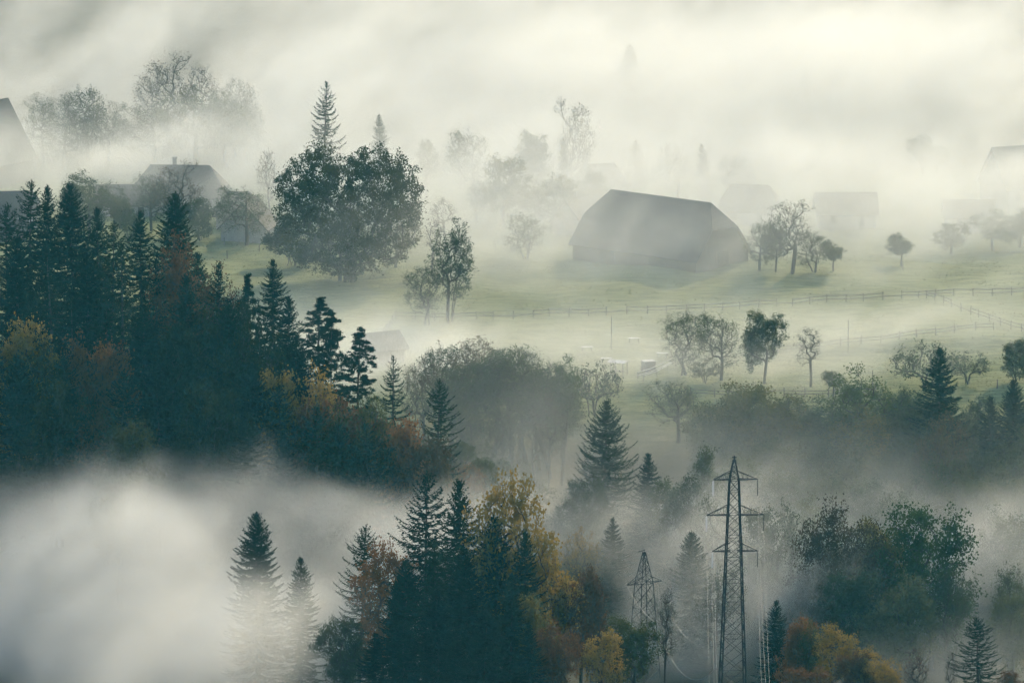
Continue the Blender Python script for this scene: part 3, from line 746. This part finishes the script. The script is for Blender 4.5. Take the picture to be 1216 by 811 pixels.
# ---- wooded knoll at the front
for k, px, top, d, wp, m, lb in [
    ('S7', 502, 558, 612, 74, None, 'tall ragged spruce at the highest point of the front knoll'),
    ('S1', 550, 567, 610, 64, None, 'spruce beside the tall ragged one, slightly lower'),
    ('S0', 590, 613, 604, 66, None, 'dense dark spruce in front of the autumn oak'),
    ('S3', 628, 630, 602, 52, None, 'narrow dark spruce at the edge of the front knoll'),
    ('O0', 602, 562, 607, 96, 'yellow', 'golden-brown autumn oak behind the dense dark spruces'),
    ('S2', 425, 622, 620, 76, None, 'layered open spruce at the side of the front knoll above the fog'),
    ('O0', 455, 636, 612, 60, 'rust', 'rusty tree between the layered open spruce and the tall ragged one'),
    ('S1', 470, 690, 602, 50, None, 'small spruce in front of the rusty tree'),
    ('S0', 305, 609, 632, 62, None, 'spruce standing by itself half sunk in the bright fog'),
    ('S1', 355, 660, 628, 50, None, 'small spruce tip next to the one half sunk in fog'),
    ('R0', 410, 730, 604, 80, 'grey', 'dim leafy tree at the foot of the layered open spruce'),
    ('L0', 640, 628, 628, 46, 'grey', 'grey-green tree behind the narrow dark spruce'),
    ('O0', 662, 650, 608, 54, 'yellow', 'yellow autumn tree beside the narrow dark spruce'),
    ('O0', 690, 672, 606, 66, 'rust', 'orange-brown autumn tree on the falling edge of the front knoll'),
    ('N2', 713, 680, 604, 30, None, 'thin half-dead tree rising from the autumn trees'),
    ('R1', 752, 724, 596, 74, 'olive', 'leafy green and russet tree in front of the small pylon'),
    ('N2', 790, 690, 600, 26, None, 'bare crooked branches beside the leafy green and russet tree'),
    ('R2', 665, 735, 590, 74, 'rust', 'bushy russet tree low on the front knoll'),
    ('O0', 715, 745, 588, 60, 'yellow', 'gold and green tree between two russet ones'),
    ('R0', 640, 700, 594, 60, 'olive', 'olive tree at the foot of the narrow dark spruce')]:
    tree(k, px, top, d, wp, m, lb)
for k, px, top, d, wp in [('S1', 520, 640, 600, 60), ('S0', 480, 665, 598, 66), ('S0', 555, 650, 596, 66), ('S1', 605, 680, 592, 60), ('S0', 520, 700, 590, 70), ('S1', 575, 715, 586, 70), ('S0', 480, 735, 588, 70), ('S1', 630, 740, 584, 56), ('S0', 540, 760, 578, 76), ('S1', 445, 750, 592, 60)]:
    tree(k, px, top, d, wp, None, 'dark spruce packed among others on the shaded front knoll', 'dark spruces of the front knoll')
for k, px, top, d, wp, m, lb in [
    ('S1', 922, 712, 600, 58, None, 'dark spruce under the wires of the steel pylon'),
    ('R1', 948, 724, 596, 50, 'rust', 'russet tree close beside the spruce under the wires'),
    ('T0', 968, 735, 594, 40, 'olive', 'narrow green tree beside the russet one under the wires'),
    ('O0', 992, 738, 592, 56, 'yellow', 'golden tree at the bottom of the misty bank'),
    ('R2', 1040, 768, 586, 60, 'yellow', 'yellow-green treetop beside the golden tree'),
    ('R1', 1015, 770, 584, 50, 'rust', 'orange treetop between the golden tree and the yellow-green one'),
    ('N1', 1092, 762, 590, 40, 'rust', 'thin reddish half-bare tree beside the layered spruce'),
    ('S2', 1165, 732, 592, 78, None, 'layered spruce with drooping boughs standing apart at the bottom'),
    ('N2', 1128, 770, 590, 18, None, 'slim bare sapling close to the layered spruce'),
    ('R0', 1205, 795, 584, 50, 'rust', 'low russet treetop beyond the layered spruce'),
    ('R1', 955, 785, 580, 60, 'rust', 'low red-brown treetop below the russet tree')]:
    tree(k, px, top, d, wp, m, lb)
print('trees', len(HEIGHTS), round(time.time() - T0, 1))
print([h for h in HEIGHTS if h[4] < 4 or h[4] > 34])

# ------------------------------------------------------------------ buildings
def roof_mesh(L, W, z0, zr, hip=0.0, k=0.6, over=.6, th=.22):
    """gable (hip=0) or half-hipped roof; ridge along x"""
    l, wv = L / 2 + over, W / 2 + over
    sl_ = (zr - z0) / (W / 2); ze = z0 - over * sl_
    bm = bmesh.new(); V = lambda x, y, z: bm.verts.new((x, y, z))
    if hip > 0:
        zm = ze + k * (zr - ze); ym = wv * (1 - k)
        a = [V(-l, -wv, ze), V(l, -wv, ze), V(l, -ym, zm), V(l - hip, 0, zr), V(-l + hip, 0, zr), V(-l, -ym, zm)]
        b = [V(l, wv, ze), V(-l, wv, ze), V(-l, ym, zm), V(l, ym, zm)]
        bm.faces.new(a); bm.faces.new([b[0], b[1], b[2], a[4], a[3], b[3]])
        bm.faces.new([a[2], b[3], a[3]]); bm.faces.new([b[2], a[5], a[4]])
    else:
        a = [V(-l, -wv, ze), V(l, -wv, ze), V(l, 0, zr), V(-l, 0, zr), V(l, wv, ze), V(-l, wv, ze)]
        bm.faces.new([a[0], a[1], a[2], a[3]]); bm.faces.new([a[3], a[2], a[4], a[5]])
    bmesh.ops.recalc_face_normals(bm, faces=bm.faces)
    bmesh.ops.solidify(bm, geom=bm.faces[:], thickness=th)
    me = bpy.data.meshes.new('roof'); bm.to_mesh(me); bm.free(); return me

def wall_mesh(L, W, z0, zr, hip=0.0, k=.6):
    """house body with gable triangles closed under the roof"""
    l, wv = L / 2, W / 2
    zt = zr - .3 if hip == 0 else z0 + k * (zr - z0) - .3
    yt = 0.02 if hip == 0 else wv * (1 - k)
    v = []; f = []
    for x in (-l, l):
        v += [(x, -wv, -.6), (x, wv, -.6), (x, wv, z0 - .1), (x, yt, zt), (x, -yt, zt), (x, -wv, z0 - .1)]
    f = [(5, 4, 3, 2, 1, 0), (6, 7, 8, 9, 10, 11)] + [(i, (i + 1) % 6, 6 + (i + 1) % 6, 6 + i) for i in range(6)]
    me = bpy.data.meshes.new('wall'); me.from_pydata(v, [], f); me.update(); return me

def house(name, px, base, L, W, z0, zr, rz, label, cat='house', hip=0.0, k=.6, roof='roof', wall='plaster', chimney=None, d=None, windows=True, group=None):
    g = ground(px, base) if d is None else np.array([at(px, base, d)[0], d, zg(at(px, base, d)[0], d)])
    o = empty(name, g, rz, label, cat, group)
    link('wall', wall_mesh(L, W, z0, zr, hip, k), o, M[wall])
    ro = link('roof', roof_mesh(L, W, z0, zr, hip, k), o, M[roof])
    if chimney is not None:
        c = MB(); c.box((chimney, .6, zr + .2), (.7, .7, 2.0)); c.box((chimney, .6, zr + 1.25), (.9, .9, .16)); c.build('chimney', M['plaster'], ro)
    if windows:
        n = max(2, int(L / 3.5))
        for i in range(n):
            x = -L / 2 + L * (i + .5) / n
            for sgn in (-1, 1):
                if i == n // 2 and sgn < 0:
                    m = MB(); m.box((x, sgn * (W / 2 + .02), .95), (1.0, .1, 2.1)); m.build('door', M['dark'], o)
                else:
                    m = MB(); m.box((x, sgn * (W / 2 + .02), z0 * .55), (.9, .1, 1.1)); wo = m.build('window', M['dark'], o)
                    s = MB(); s.box((x, sgn * (W / 2 + .08), z0 * .55 - .62), (1.1, .2, .1)); s.build('sill', M['wood'], wo)
    return o

th = R(-43)
bc = ground(780, 310)
barn = house('barn', 784, 310, 27.5, 13.2, 2.8, 11.0, th, 'big half-hipped wooden barn half veiled by mist on the meadow', 'barn', hip=3.2, k=.55, roof='roof', wall='plank', windows=False)
for x, wd in ((-6, 3.4), (5, 3.4)):
    m = MB(); m.box((x, -6.63, 1.25), (wd, .12, 2.5)); m.build('barn_door', M['dark'], barn)
m = MB(); m.box((13.78, 0, 1.5), (.12, 3.0, 3.0)); m.build('barn_door', M['dark'], barn)
house('hay_barn', -14, 166, 12, 12, 5, 15.0, R(60), 'steep-roofed hay barn gable rising out of the village mist', 'barn', roof='roof', wall='plank', windows=False, d=978)
house('cottage', 12, 218, 9, 7, 2.6, 6.0, R(8), 'low misty cottage below the steep hay barn gable', hip=1.2, d=928)
house('village_house', 214, 232, 15.5, 9, 3.4, 8.2, R(-4), 'long village house with a chimney on its misty hipped roof', hip=3.0, k=.3, chimney=-1.0, d=946)
house('village_house', 284, 236, 7, 7, 2.8, 6.2, R(-8), 'lower annex house next to the long chimney house', hip=2.2, k=.3, d=926)
house('village_house', 150, 222, 10, 7, 2.8, 5.6, R(5), 'long low house between the hay barn and the chimney house', d=940)
house('village_house', 296, 262, 8, 8, 3.0, 7.2, R(78), 'gabled house peeping from behind the round leafy tree', d=910)
house('shed', 6, 264, 7, 5, 2.2, 3.6, R(10), 'low shed roof beyond the sparse ridge spruce', 'shed', d=908, windows=False, wall='plank')
house('village_house', 712, 218, 8.5, 7, 3.4, 7.8, R(12), 'hazy hip-roofed house behind the tall gnarled tree', hip=2.0, k=.3, chimney=-2.4, d=948)
house('village_house', 690, 262, 7.5, 7, 3.0, 6.6, R(50), 'foggy house with a chimney close behind the big barn', chimney=-1.5, d=918)
house('village_house', 890, 252, 9, 7, 3.0, 6.8, R(-10), 'faint house roof behind the barn-side tree row', hip=1.6, k=.4, d=932)
house('village_house', 1004, 262, 10, 7, 3.0, 6.0, R(2), 'barely visible flat-lit house in thick fog past the tree row', d=930)
house('village_house', 1218, 244, 13, 11, 4.5, 11.0, R(22), 'pale gabled house looming in fog at the meadow edge', d=950)
house('village_house', 1150, 272, 8, 6, 2.8, 5.2, R(0), 'faint low house beside the pale gabled one', d=928)
house('shed', 452, 428, 5.4, 5.4, 2.0, 4.0, R(30), 'small shed with pitched roof sunk in mist below the pear tree', 'shed', windows=False, wall='plank', d=800)

# garden corner: shelter, cart with boards, table
g = ground(735, 446)
sh = empty('garden_shelter', g, R(-25), 'small open shelter with a bright pale roof in the misty garden', 'shelter')
for x, y in ((-1, -.8), (1, -.8), (1, .8), (-1, .8)):
    m = MB(); m.box((x, y, 1.0), (.1, .1, 2.2)); m.build('post', M['wood'], sh)
link('roof', roof_mesh(2.4, 1.9, 2.2, 2.4, over=.25, th=.06), sh, M['white'])
m = MB(); m.box((0, 0, .7), (1.8, 1.2, .08)); m.build('bench_board', M['wood'], sh)
g = ground(770, 442)
ct = empty('boarded_cart', g, R(25), 'dark boarded hay cart with a pale cover on top', 'cart')
m = MB(); m.box((0, 0, 1.0), (1.8, 1.3, 1.3)); m.build('box_body', M['plank'], ct)
m = MB(); m.box((0, 0, 1.70), (1.95, 1.45, .09)); m.build('cover', M['white'], ct)
for x in (-.6, .6):
    for y in (-.72, .72):
        m = MB(); m.bar((x, y - .06, .38), (x, y + .06, .38), .38, 14); m.build('wheel', M['dark'], ct)
def rail_walk(pts, name, label, cat, mat, zoff, r):
    o = empty(name, ground(*pts[0]), 0, label, cat); b = Vector(o.location); G = [Vector(ground(*p)) - b for p in pts]
    for zz in zoff:
        for k in range(len(G) - 1):
            m = MB(); m.bar(G[k] + Vector((0, 0, zz)), G[k + 1] + Vector((0, 0, zz)), r, 4); m.build('rail', mat, o)
    for p in G:
        m = MB(); m.bar(p - Vector((0, 0, .3)), p + Vector((0, 0, max(zoff) + .1)), .06, 5); m.build('post', M['wood'], o)
    return o
rail_walk([(757, 450), (772, 446), (786, 440), (798, 434)], 'pale_railing', 'pale curved railing shining beside the boarded cart', 'railing', M['white'], (.5, 1.0), .07)
rail_walk([(764, 453), (780, 448), (793, 441), (802, 436)], 'pale_railing', 'second pale railing just below the shining curved one', 'railing', M['white'], (.9,), .06)
for px, py, rz, lb in ((753, 408, .1, 'white-topped table alone in the misty paddock'), (786, 426, -.1, 'long pale table behind the boarded cart'), (697, 418, .2, 'low pale bench behind the open shelter'), (720, 432, .1, 'pale board table beside the open shelter')):
    g = ground(px, py); t = empty('garden_table', g, rz, lb, 'table')
    m = MB(); m.box((0, 0, .78), (1.7, .8, .07)); m.build('table_top', M['white'], t)
    for x in (-.7, .7):
        for y in (-.3, .3):
            m = MB(); m.box((x, y, .33), (.08, .08, .84)); m.build('leg', M['wood'], t)
for px, top, base, lb in ((726, 376, 416, 'thin wooden pole standing in the misty paddock'), (339, 172, 214, 'village pole near the small bare tree'), (525, 178, 215, 'village pole beside the narrow foggy tree'), (1036, 440, 462, 'lone short pole in the lower meadow') , (1007, 380, 420, 'lone tall pole in the lower meadow')):
    g = ground(px, base); P = at(px, top, g[1]); h = P[2] - g[2]
    m = MB(); m.bar((0, 0, -.4), (0, 0, h), .09, 6, .06)
    o = empty('wooden_pole', g, 0, lb, 'pole'); m.build('shaft', M['wood'], o)
    if h > 4 and lb.startswith('village'):
        m = MB(); m.box((0, 0, h - .4), (1.2, .1, .1)); m.build('crossbar', M['wood'], o)
for i, (px, py) in enumerate(((270, 307), (308, 299), (266, 291), (588, 296), (1072, 320), (1184, 462))):
    lb = ['leaning fence post at the edge of the linden shadow', 'thick fence post near the foot of the linden', 'fence post under the round leafy tree', 'short stake in the bright grass before the grove', 'short stake on the swell of the meadow', 'short stake in the pale lower meadow'][i]
    m = MB(); m.bar((0, 0, -.3), (.06 * (i % 3 - 1), 0, 1.35), .10, 7, .085)
    tag(m.build('fence_post', M['wood']), lb, 'post').location = ground(px, py)

# ------------------------------------------------------------------ fences
POST = MB(); POST.bar((0, 0, -.4), (0, 0, 1.32), .085, 6, .075); POST = POST.mesh('post', M['wood'])
RAIL = MB(); RAIL.bar((0, 0, 0), (1, 0, 0), .062, 5); RAIL = RAIL.mesh('rail', M['wood'])
FR = random.Random(9)
def fence(pts, label, rails=(.62, 1.12), gap=3.1, hs=1.0):
    G = [ground(*p) for p in pts]
    o = empty('paddock_fence', G[0], 0, label, 'fence'); b = G[0]
    seg = [0.0]
    for k in range(len(G) - 1): seg.append(seg[-1] + float(np.linalg.norm(G[k + 1][:2] - G[k][:2])))
    n = max(2, int(seg[-1] / gap)); S = np.linspace(0, seg[-1], n + 1)
    S[1:-1] += [FR.uniform(-.25, .25) for _ in S[1:-1]]
    xs = np.interp(S, seg, [q[0] for q in G]); ys = np.interp(S, seg, [q[1] for q in G]); zs = height(xs, ys)
    P = [Vector((x - b[0], y - b[1], z - b[2])) for x, y, z in zip(xs, ys, zs)]
    for p in P:
        q = link('post', POST, o); q.location = p; q.rotation_euler = (FR.gauss(0, .03), FR.gauss(0, .03), FR.uniform(0, 6)); q.scale = (1, 1, hs * FR.uniform(.94, 1.1))
    for k in range(n):
        for h in rails:
            if FR.random() < .03: continue
            a = P[k] + Vector((0, -.1, h * hs + FR.gauss(0, .03))); c = P[k + 1] + Vector((0, -.1, h * hs + FR.gauss(0, .03)))
            dv = (c - a); q = link('rail', RAIL, o); q.location = a; q.rotation_mode = 'QUATERNION'; q.rotation_quaternion = dv.to_track_quat('X', 'Z'); q.scale = (dv.length, 1, 1)
fence([(470, 380), (530, 381), (590, 380), (680, 376), (760, 373), (830, 370), (900, 366), (960, 362), (1000, 359), (1060, 356), (1100, 354), (1160, 352), (1225, 350)], 'long two-rail paddock fence crossing the whole meadow')
fence([(1100, 355), (1130, 365), (1160, 377), (1190, 388), (1225, 398)], 'side fence branching off the long paddock fence downhill')
fence([(900, 424), (975, 416), (1056, 406), (1120, 398), (1180, 392)], 'faint fence in the misty lower meadow below the long one', (.55, 1.0))
fence([(820, 470), (890, 472), (960, 472), (1040, 470)], 'lowest fence along the wood edge under the orchard trees', (.5, .95))
fence([(470, 380), (462, 392), (452, 404)], 'short fence corner dropping from the end of the long one')

# ------------------------------------------------------------------ pylons and wires
def lattice(mb, z0, z1, w0, w1, n, t, tb):
    cs = [(-1, -1), (1, -1), (1, 1), (-1, 1)]
    wd = lambda z: w0 + (w1 - w0) * (z - z0) / (z1 - z0)
    P = lambda c, z: Vector((c[0] * wd(z) / 2, c[1] * wd(z) / 2, z))
    for c in cs: mb.bar(P(c, z0), P(c, z1), t)
    zs = np.linspace(z0, z1, n + 1)
    for i in range(n):
        for k in range(4):
            a, b = cs[k], cs[(k + 1) % 4]
            mb.bar(P(a, zs[i]), P(b, zs[i + 1]), tb); mb.bar(P(b, zs[i]), P(a, zs[i + 1]), tb)
        if i % 2 == 0:
            for k in range(4): mb.bar(P(cs[k], zs[i]), P(cs[(k + 1) % 4], zs[i]), tb)

PD = 606.0
def zpix(px, py, d): return float(at(px, py, d)[2])
ptop = at(872, 541, PD); pz = zg(ptop[0], PD); pylon = empty('power_pylon', (ptop[0], PD, pz), R(4), 'tall steel lattice pylon with three crossarms rising from the mist', 'pylon')
Hh = lambda py: zpix(872, py, PD) - pz
m = MB(); lattice(m, -.5, Hh(690), 3.1, 2.0, 7, .09, .038); m.build('lower_mast', M['steel'], pylon)
m = MB(); lattice(m, Hh(690), Hh(570), 2.0, 1.1, 9, .08, .036); m.build('upper_mast', M['steel'], pylon)
m = MB(); lattice(m, Hh(570), Hh(546), 1.1, .22, 4, .07, .036); m.bar((0, 0, Hh(547)), (0, 0, Hh(541)), .10, 6); m.bar((-.25, 0, Hh(543)), (.25, 0, Hh(543)), .07, 5); m.build('peak', M['steel'], pylon)
INS = []
for y, wl, wr, rise in ((569, 2.45, 2.75, 9), (611, 3.2, 3.5, 12), (654, 2.5, 2.8, 11)):
    z = Hh(y)
    for s, wv in ((-1, wl), (1, wr)):
        m = MB(); e = (s * wv, 0, z)
        for yy in (-.42, .42):
            m.bar((s * .4, yy, z), e, .085); m.bar((s * .5, yy, z + rise / 9.86), e, .055)
        for f in (.25, .5, .75):
            x = s * (.5 + (wv - .5) * f); hh = rise / 9.86 * (1 - f); yq = .42 * (1 - f)
            m.bar((x, yq, z), (x, -yq, z), .028); m.bar((x, yq, z), (x, yq * .9, z + hh), .026); m.bar((x, -yq, z), (x - s * .3, -yq, z + hh), .026)
        m.build('crossarm', M['steel'], pylon)
        mi = MB(); ln = 1.75
        for q in range(12):
            zz = z - .22 - q * ln / 12; mi.bar((s * wv, 0, zz), (s * wv, 0, zz - .06), .055 if s > 0 else .12, 9); mi.bar((s * wv, 0, zz - .06), (s * wv, 0, zz - .15), .04, 6)
        mi.bar((s * wv, 0, z), (s * wv, 0, z - .25), .03, 5); mi.build('insulator', M['glass'] if s < 0 else M['steel'], pylon)
        INS.append((s, pylon.matrix_basis @ Vector((s * wv, 0, z - ln - .3))))

pt2 = at(765, 653, 676.0); z2 = zg(pt2[0], 676.0); py2 = empty('power_pylon', (pt2[0], 676.0, z2), R(30), 'small pointed lattice pylon with one crossarm half lost in mist', 'pylon')
H2 = lambda py: zpix(765, py, 676.0) - z2
m = MB(); lattice(m, -.5, H2(692), 3.2, 1.75, 8, .065, .03); m.build('lower_mast', M['steel'], py2)
m = MB(); lattice(m, H2(692), H2(655), 1.75, .25, 5, .06, .03); m.bar((-.9, 0, H2(654)), (.1, 0, H2(653)), .05, 5); m.build('upper_mast', M['steel'], py2)
for s in (-1, 1):
    m = MB(); z = H2(692); e = (s * 2.7, 0, z)
    for yy in (-.5, .5): m.bar((s * .6, yy, z), e, .055); m.bar((s * .7, yy, z + .95), e, .04)
    for f in (.35, .7): m.bar((s * (.7 + 2.2 * f), .5 * (1 - f), z), (s * (.7 + 2.2 * f), .5 * (1 - f), z + .95 * (1 - f)), .03)
    m.build('crossarm', M['steel'], py2)

def wire(pts, label, r=.03, group=None):
    m = MB()
    for a, b in zip(pts[:-1], pts[1:]): m.bar(a, b, r, 5)
    tag(m.build('power_line_wire', M['wire']), label, 'wire', group)
def catenary(a, b, sag, n=24):
    a, b = Vector(a), Vector(b)
    return [a.lerp(b, i / n) - Vector((0, 0, sag * 4 * (i / n) * (1 - i / n))) for i in range(n + 1)]
# the line runs on down the valley side towards and past the viewer's hill
for i, (s, p) in enumerate(INS):
    side = 'right' if s > 0 else 'left'
    lab = 'pale overhead wire from the pylon arm with slim dark insulators' if s > 0 else 'pale overhead wire from the pylon arm with white insulators'
    pxt = PW / 2 + p.x / p.y * FPX; far = Vector(((pxt + (48 if s > 0 else 26) - PW / 2) / FPX * 330.0, 330.0, p.z + 30))
    wire(catenary(p, far, 9.0, 30), lab, .008, 'wires on the ' + ('dark' if s > 0 else 'white') + ' insulator side of the pylon')
# slack wires of the small line, catching the sun
for px0, py0, d0, px1, py1, d1, sag, lb in ((743, 693, 664, 850, 690, 640, 5.6, 'sagging bright wire from the inner end of the small pylon arm'), (787, 694, 664, 868, 690, 640, 3.6, 'sagging bright wire from the outer end of the small pylon arm'), (796, 730, 660, 880, 724, 638, 4.2, 'second slack wire shining below the small pylon arm'), (790, 768, 658, 872, 752, 636, 5.0, 'lowest slack wire shining in front of the fog')):
    wire(catenary(at(px0, py0, d0), at(px1, py1, d1), sag), lb, .026)

# ------------------------------------------------------------------ haze and fog
hz = MB(); hz.box((0, 905, 85), (1300, 2030, 250))
m, nt, out = newmat('haze')
pv = nt.nodes.new('ShaderNodeVolumePrincipled'); pv.inputs['Color'].default_value = (.12, .60, .80, 1); pv.inputs['Density'].default_value = .00008; pv.inputs['Anisotropy'].default_value = .25
nt.links.new(pv.outputs[0], out.inputs['Volume'])
tag(hz.build('haze', m), 'thin bluish morning haze filling the valley', None, None, 'stuff')

# fog banks: (photo x, y, distance, half width px, half height px, half depth m, cover, density per metre)
PUFFS = []
def puff(px, py, d, rx, rz, ry, cover, dens):
    P = at(px, py, d); PUFFS.append((P, (rx * d / FPX, ry, rz * d / FPX), cover, dens))
# bright bank in the hollow under the ridge
puff(60, 800, 640, 330, 160, 30, .9, .036)
puff(110, 650, 650, 190, 75, 20, .85, .036)
puff(190, 810, 606, 190, 100, 16, .9, .026)
puff(335, 735, 612, 80, 60, 12, .85, .034)
puff(340, 740, 642, 150, 100, 20, .75, .030)
puff(430, 640, 655, 160, 60, 16, .6, .028)
puff(230, 580, 664, 260, 46, 12, .5, .030)
puff(480, 590, 664, 160, 46, 12, .5, .024)
puff(540, 850, 560, 260, 46, 8, .55, .018)
# gully
puff(650, 600, 714, 130, 60, 18, .85, .022)
puff(740, 690, 698, 110, 60, 12, .8, .022)
puff(840, 770, 684, 100, 80, 16, 1.0, .034)
puff(960, 700, 684, 120, 56, 12, .7, .020)
puff(1130, 680, 698, 220, 60, 12, .65, .016)
puff(910, 630, 704, 120, 56, 12, .75, .016)
puff(600, 500, 728, 170, 110, 14, 2.0, .0035)
puff(1010, 510, 728, 330, 100, 12, 2.0, .0018)
puff(1010, 600, 718, 320, 76, 14, .85, .008)
puff(1100, 620, 708, 200, 60, 8, .7, .012)
puff(880, 590, 714, 100, 60, 14, .8, .013)
puff(1120, 800, 630, 150, 50, 18, .8, .014)
puff(1200, 660, 690, 100, 80, 22, .7, .012)
# meadow mist
puff(700, 430, 795, 330, 46, 26, .85, .018)
puff(430, 430, 788, 110, 50, 18, 1.4, .050)
puff(1010, 405, 800, 320, 52, 36, .8, .012)
puff(600, 290, 880, 110, 60, 22, .75, .016)
puff(800, 285, 858, 330, 64, 12, .8, .020)
puff(608, 330, 865, 1000, 230, 80, .9, .0018)
# village and the far bank
puff(180, 195, 955, 420, 60, 34, .95, .026)
puff(640, 215, 930, 260, 65, 30, .9, .022)
puff(1080, 225, 918, 330, 85, 30, 1.15, .036)
puff(608, 130, 1010, 1000, 95, 30, .85, .022)
puff(1000, 100, 985, 460, 110, 34, 1.05, .018)
puff(700, 60, 1090, 1100, 150, 70, 1.3, .022)

FX, FY, FZ = (-150, 150), (548, 1160), (-30, 62)
g = bpy.data.node_groups.new('fog_field', 'GeometryNodeTree')
g.interface.new_socket('Geometry', in_out='OUTPUT', socket_type='NodeSocketGeometry')
N, L = g.nodes, g.links.new
def put(sock, v):
    if hasattr(v, 'is_linked') or hasattr(v, 'links'): L(v, sock)
    else: sock.default_value = v
def math_(op, a, b=None, c=None, clamp=False):
    n = N.new('ShaderNodeMath'); n.operation = op; n.use_clamp = clamp
    put(n.inputs[0], a)
    if b is not None: put(n.inputs[1], b)
    if c is not None: put(n.inputs[2], c)
    return n.outputs[0]
def vmath(op, a, b=None):
    n = N.new('ShaderNodeVectorMath'); n.operation = op; put(n.inputs[0], a)
    if b is not None: put(n.inputs[1], b)
    return n.outputs['Value'] if op in ('DOT_PRODUCT', 'LENGTH') else n.outputs[0]
pos = N.new('GeometryNodeInputPosition').outputs[0]
def fnoise(vec, scale, detail, rough, dist=0.0, color=False):
    n = N.new('ShaderNodeTexNoise'); n.inputs['Scale'].default_value = scale; n.inputs['Detail'].default_value = detail; n.inputs['Roughness'].default_value = rough; n.inputs['Distortion'].default_value = dist
    L(vec, n.inputs['Vector']); return n.outputs[1 if color else 0]
warp = vmath('SUBTRACT', fnoise(pos, .03, 2, .5, 0, True), (.5, .5, .5))
warp2 = vmath('SUBTRACT', fnoise(pos, .09, 2, .5, 0, True), (.5, .5, .5))
wpos = vmath('ADD', vmath('ADD', pos, vmath('MULTIPLY', warp, (26, 26, 18))), vmath('MULTIPLY', warp2, (9, 9, 8)))
# wisps drift up and to the right
shear = N.new('ShaderNodeVectorRotate'); shear.rotation_type = 'Y_AXIS'; shear.inputs['Angle'].default_value = R(35); L(wpos, shear.inputs['Vector'])
n1 = fnoise(vmath('MULTIPLY', shear.outputs[0], (.6, .5, 1.3)), .05, 6, .62, .5)
n2 = fnoise(vmath('MULTIPLY', shear.outputs[0], (.5, .6, 1.5)), .14, 6, .62, .6)
F = D = None
for P, rd, cover, dens in PUFFS:
    q = vmath('MULTIPLY', vmath('SUBTRACT', wpos, tuple(P)), tuple(1 / r for r in rd))
    e = math_('EXPONENT', math_('MULTIPLY', vmath('DOT_PRODUCT', q, q), -1.0))
    F = math_('MULTIPLY', e, cover) if F is None else math_('MULTIPLY_ADD', e, cover, F)
    D = math_('MULTIPLY', e, dens) if D is None else math_('MULTIPLY_ADD', e, dens, D)
s = math_('MULTIPLY_ADD', math_('SUBTRACT', n1, .5), 3.6, F)
mr = N.new('ShaderNodeMapRange'); mr.interpolation_type = 'SMOOTHSTEP'; mr.inputs[1].default_value = .22; mr.inputs[2].default_value = 1.10; L(s, mr.inputs[0])
mr2 = N.new('ShaderNodeMapRange'); mr2.inputs[1].default_value = .3; mr2.inputs[2].default_value = .7; mr2.inputs[3].default_value = .2; mr2.inputs[4].default_value = 1.85; L(n2, mr2.inputs[0])
dens = math_('MULTIPLY_ADD', math_('MULTIPLY', D, mr2.outputs[0]), mr.outputs[0], .00002)
vc = N.new('GeometryNodeVolumeCube')
vc.inputs['Min'].default_value = (FX[0], FY[0], FZ[0]); vc.inputs['Max'].default_value = (FX[1], FY[1], FZ[1])
vc.inputs['Resolution X'].default_value = 220; vc.inputs['Resolution Y'].default_value = 370; vc.inputs['Resolution Z'].default_value = 72
L(dens, vc.inputs['Density'])
fm, nt, out = newmat('fog')
pv = nt.nodes.new('ShaderNodeVolumePrincipled'); pv.inputs['Color'].default_value = (.97, .985, .95, 1); pv.inputs['Density'].default_value = 1.0; pv.inputs['Anisotropy'].default_value = .35
nt.links.new(pv.outputs[0], out.inputs['Volume'])
sm = N.new('GeometryNodeSetMaterial'); sm.inputs['Material'].default_value = fm
go = N.new('NodeGroupOutput'); L(vc.outputs[0], sm.inputs[0]); L(sm.outputs[0], go.inputs[0])
fb = MB(); fb.box(((FX[0] + FX[1]) / 2, (FY[0] + FY[1]) / 2, (FZ[0] + FZ[1]) / 2), (FX[1] - FX[0], FY[1] - FY[0], FZ[1] - FZ[0]))
fo = fb.build('fog', fm)
tag(fo, 'drifting banks of bright morning fog in the gully, meadow and village', None, None, 'stuff')
fo.modifiers.new('fog_field', 'NODES').node_group = g
print('script', round(time.time() - T0, 1), 'objects', len(bpy.data.objects))
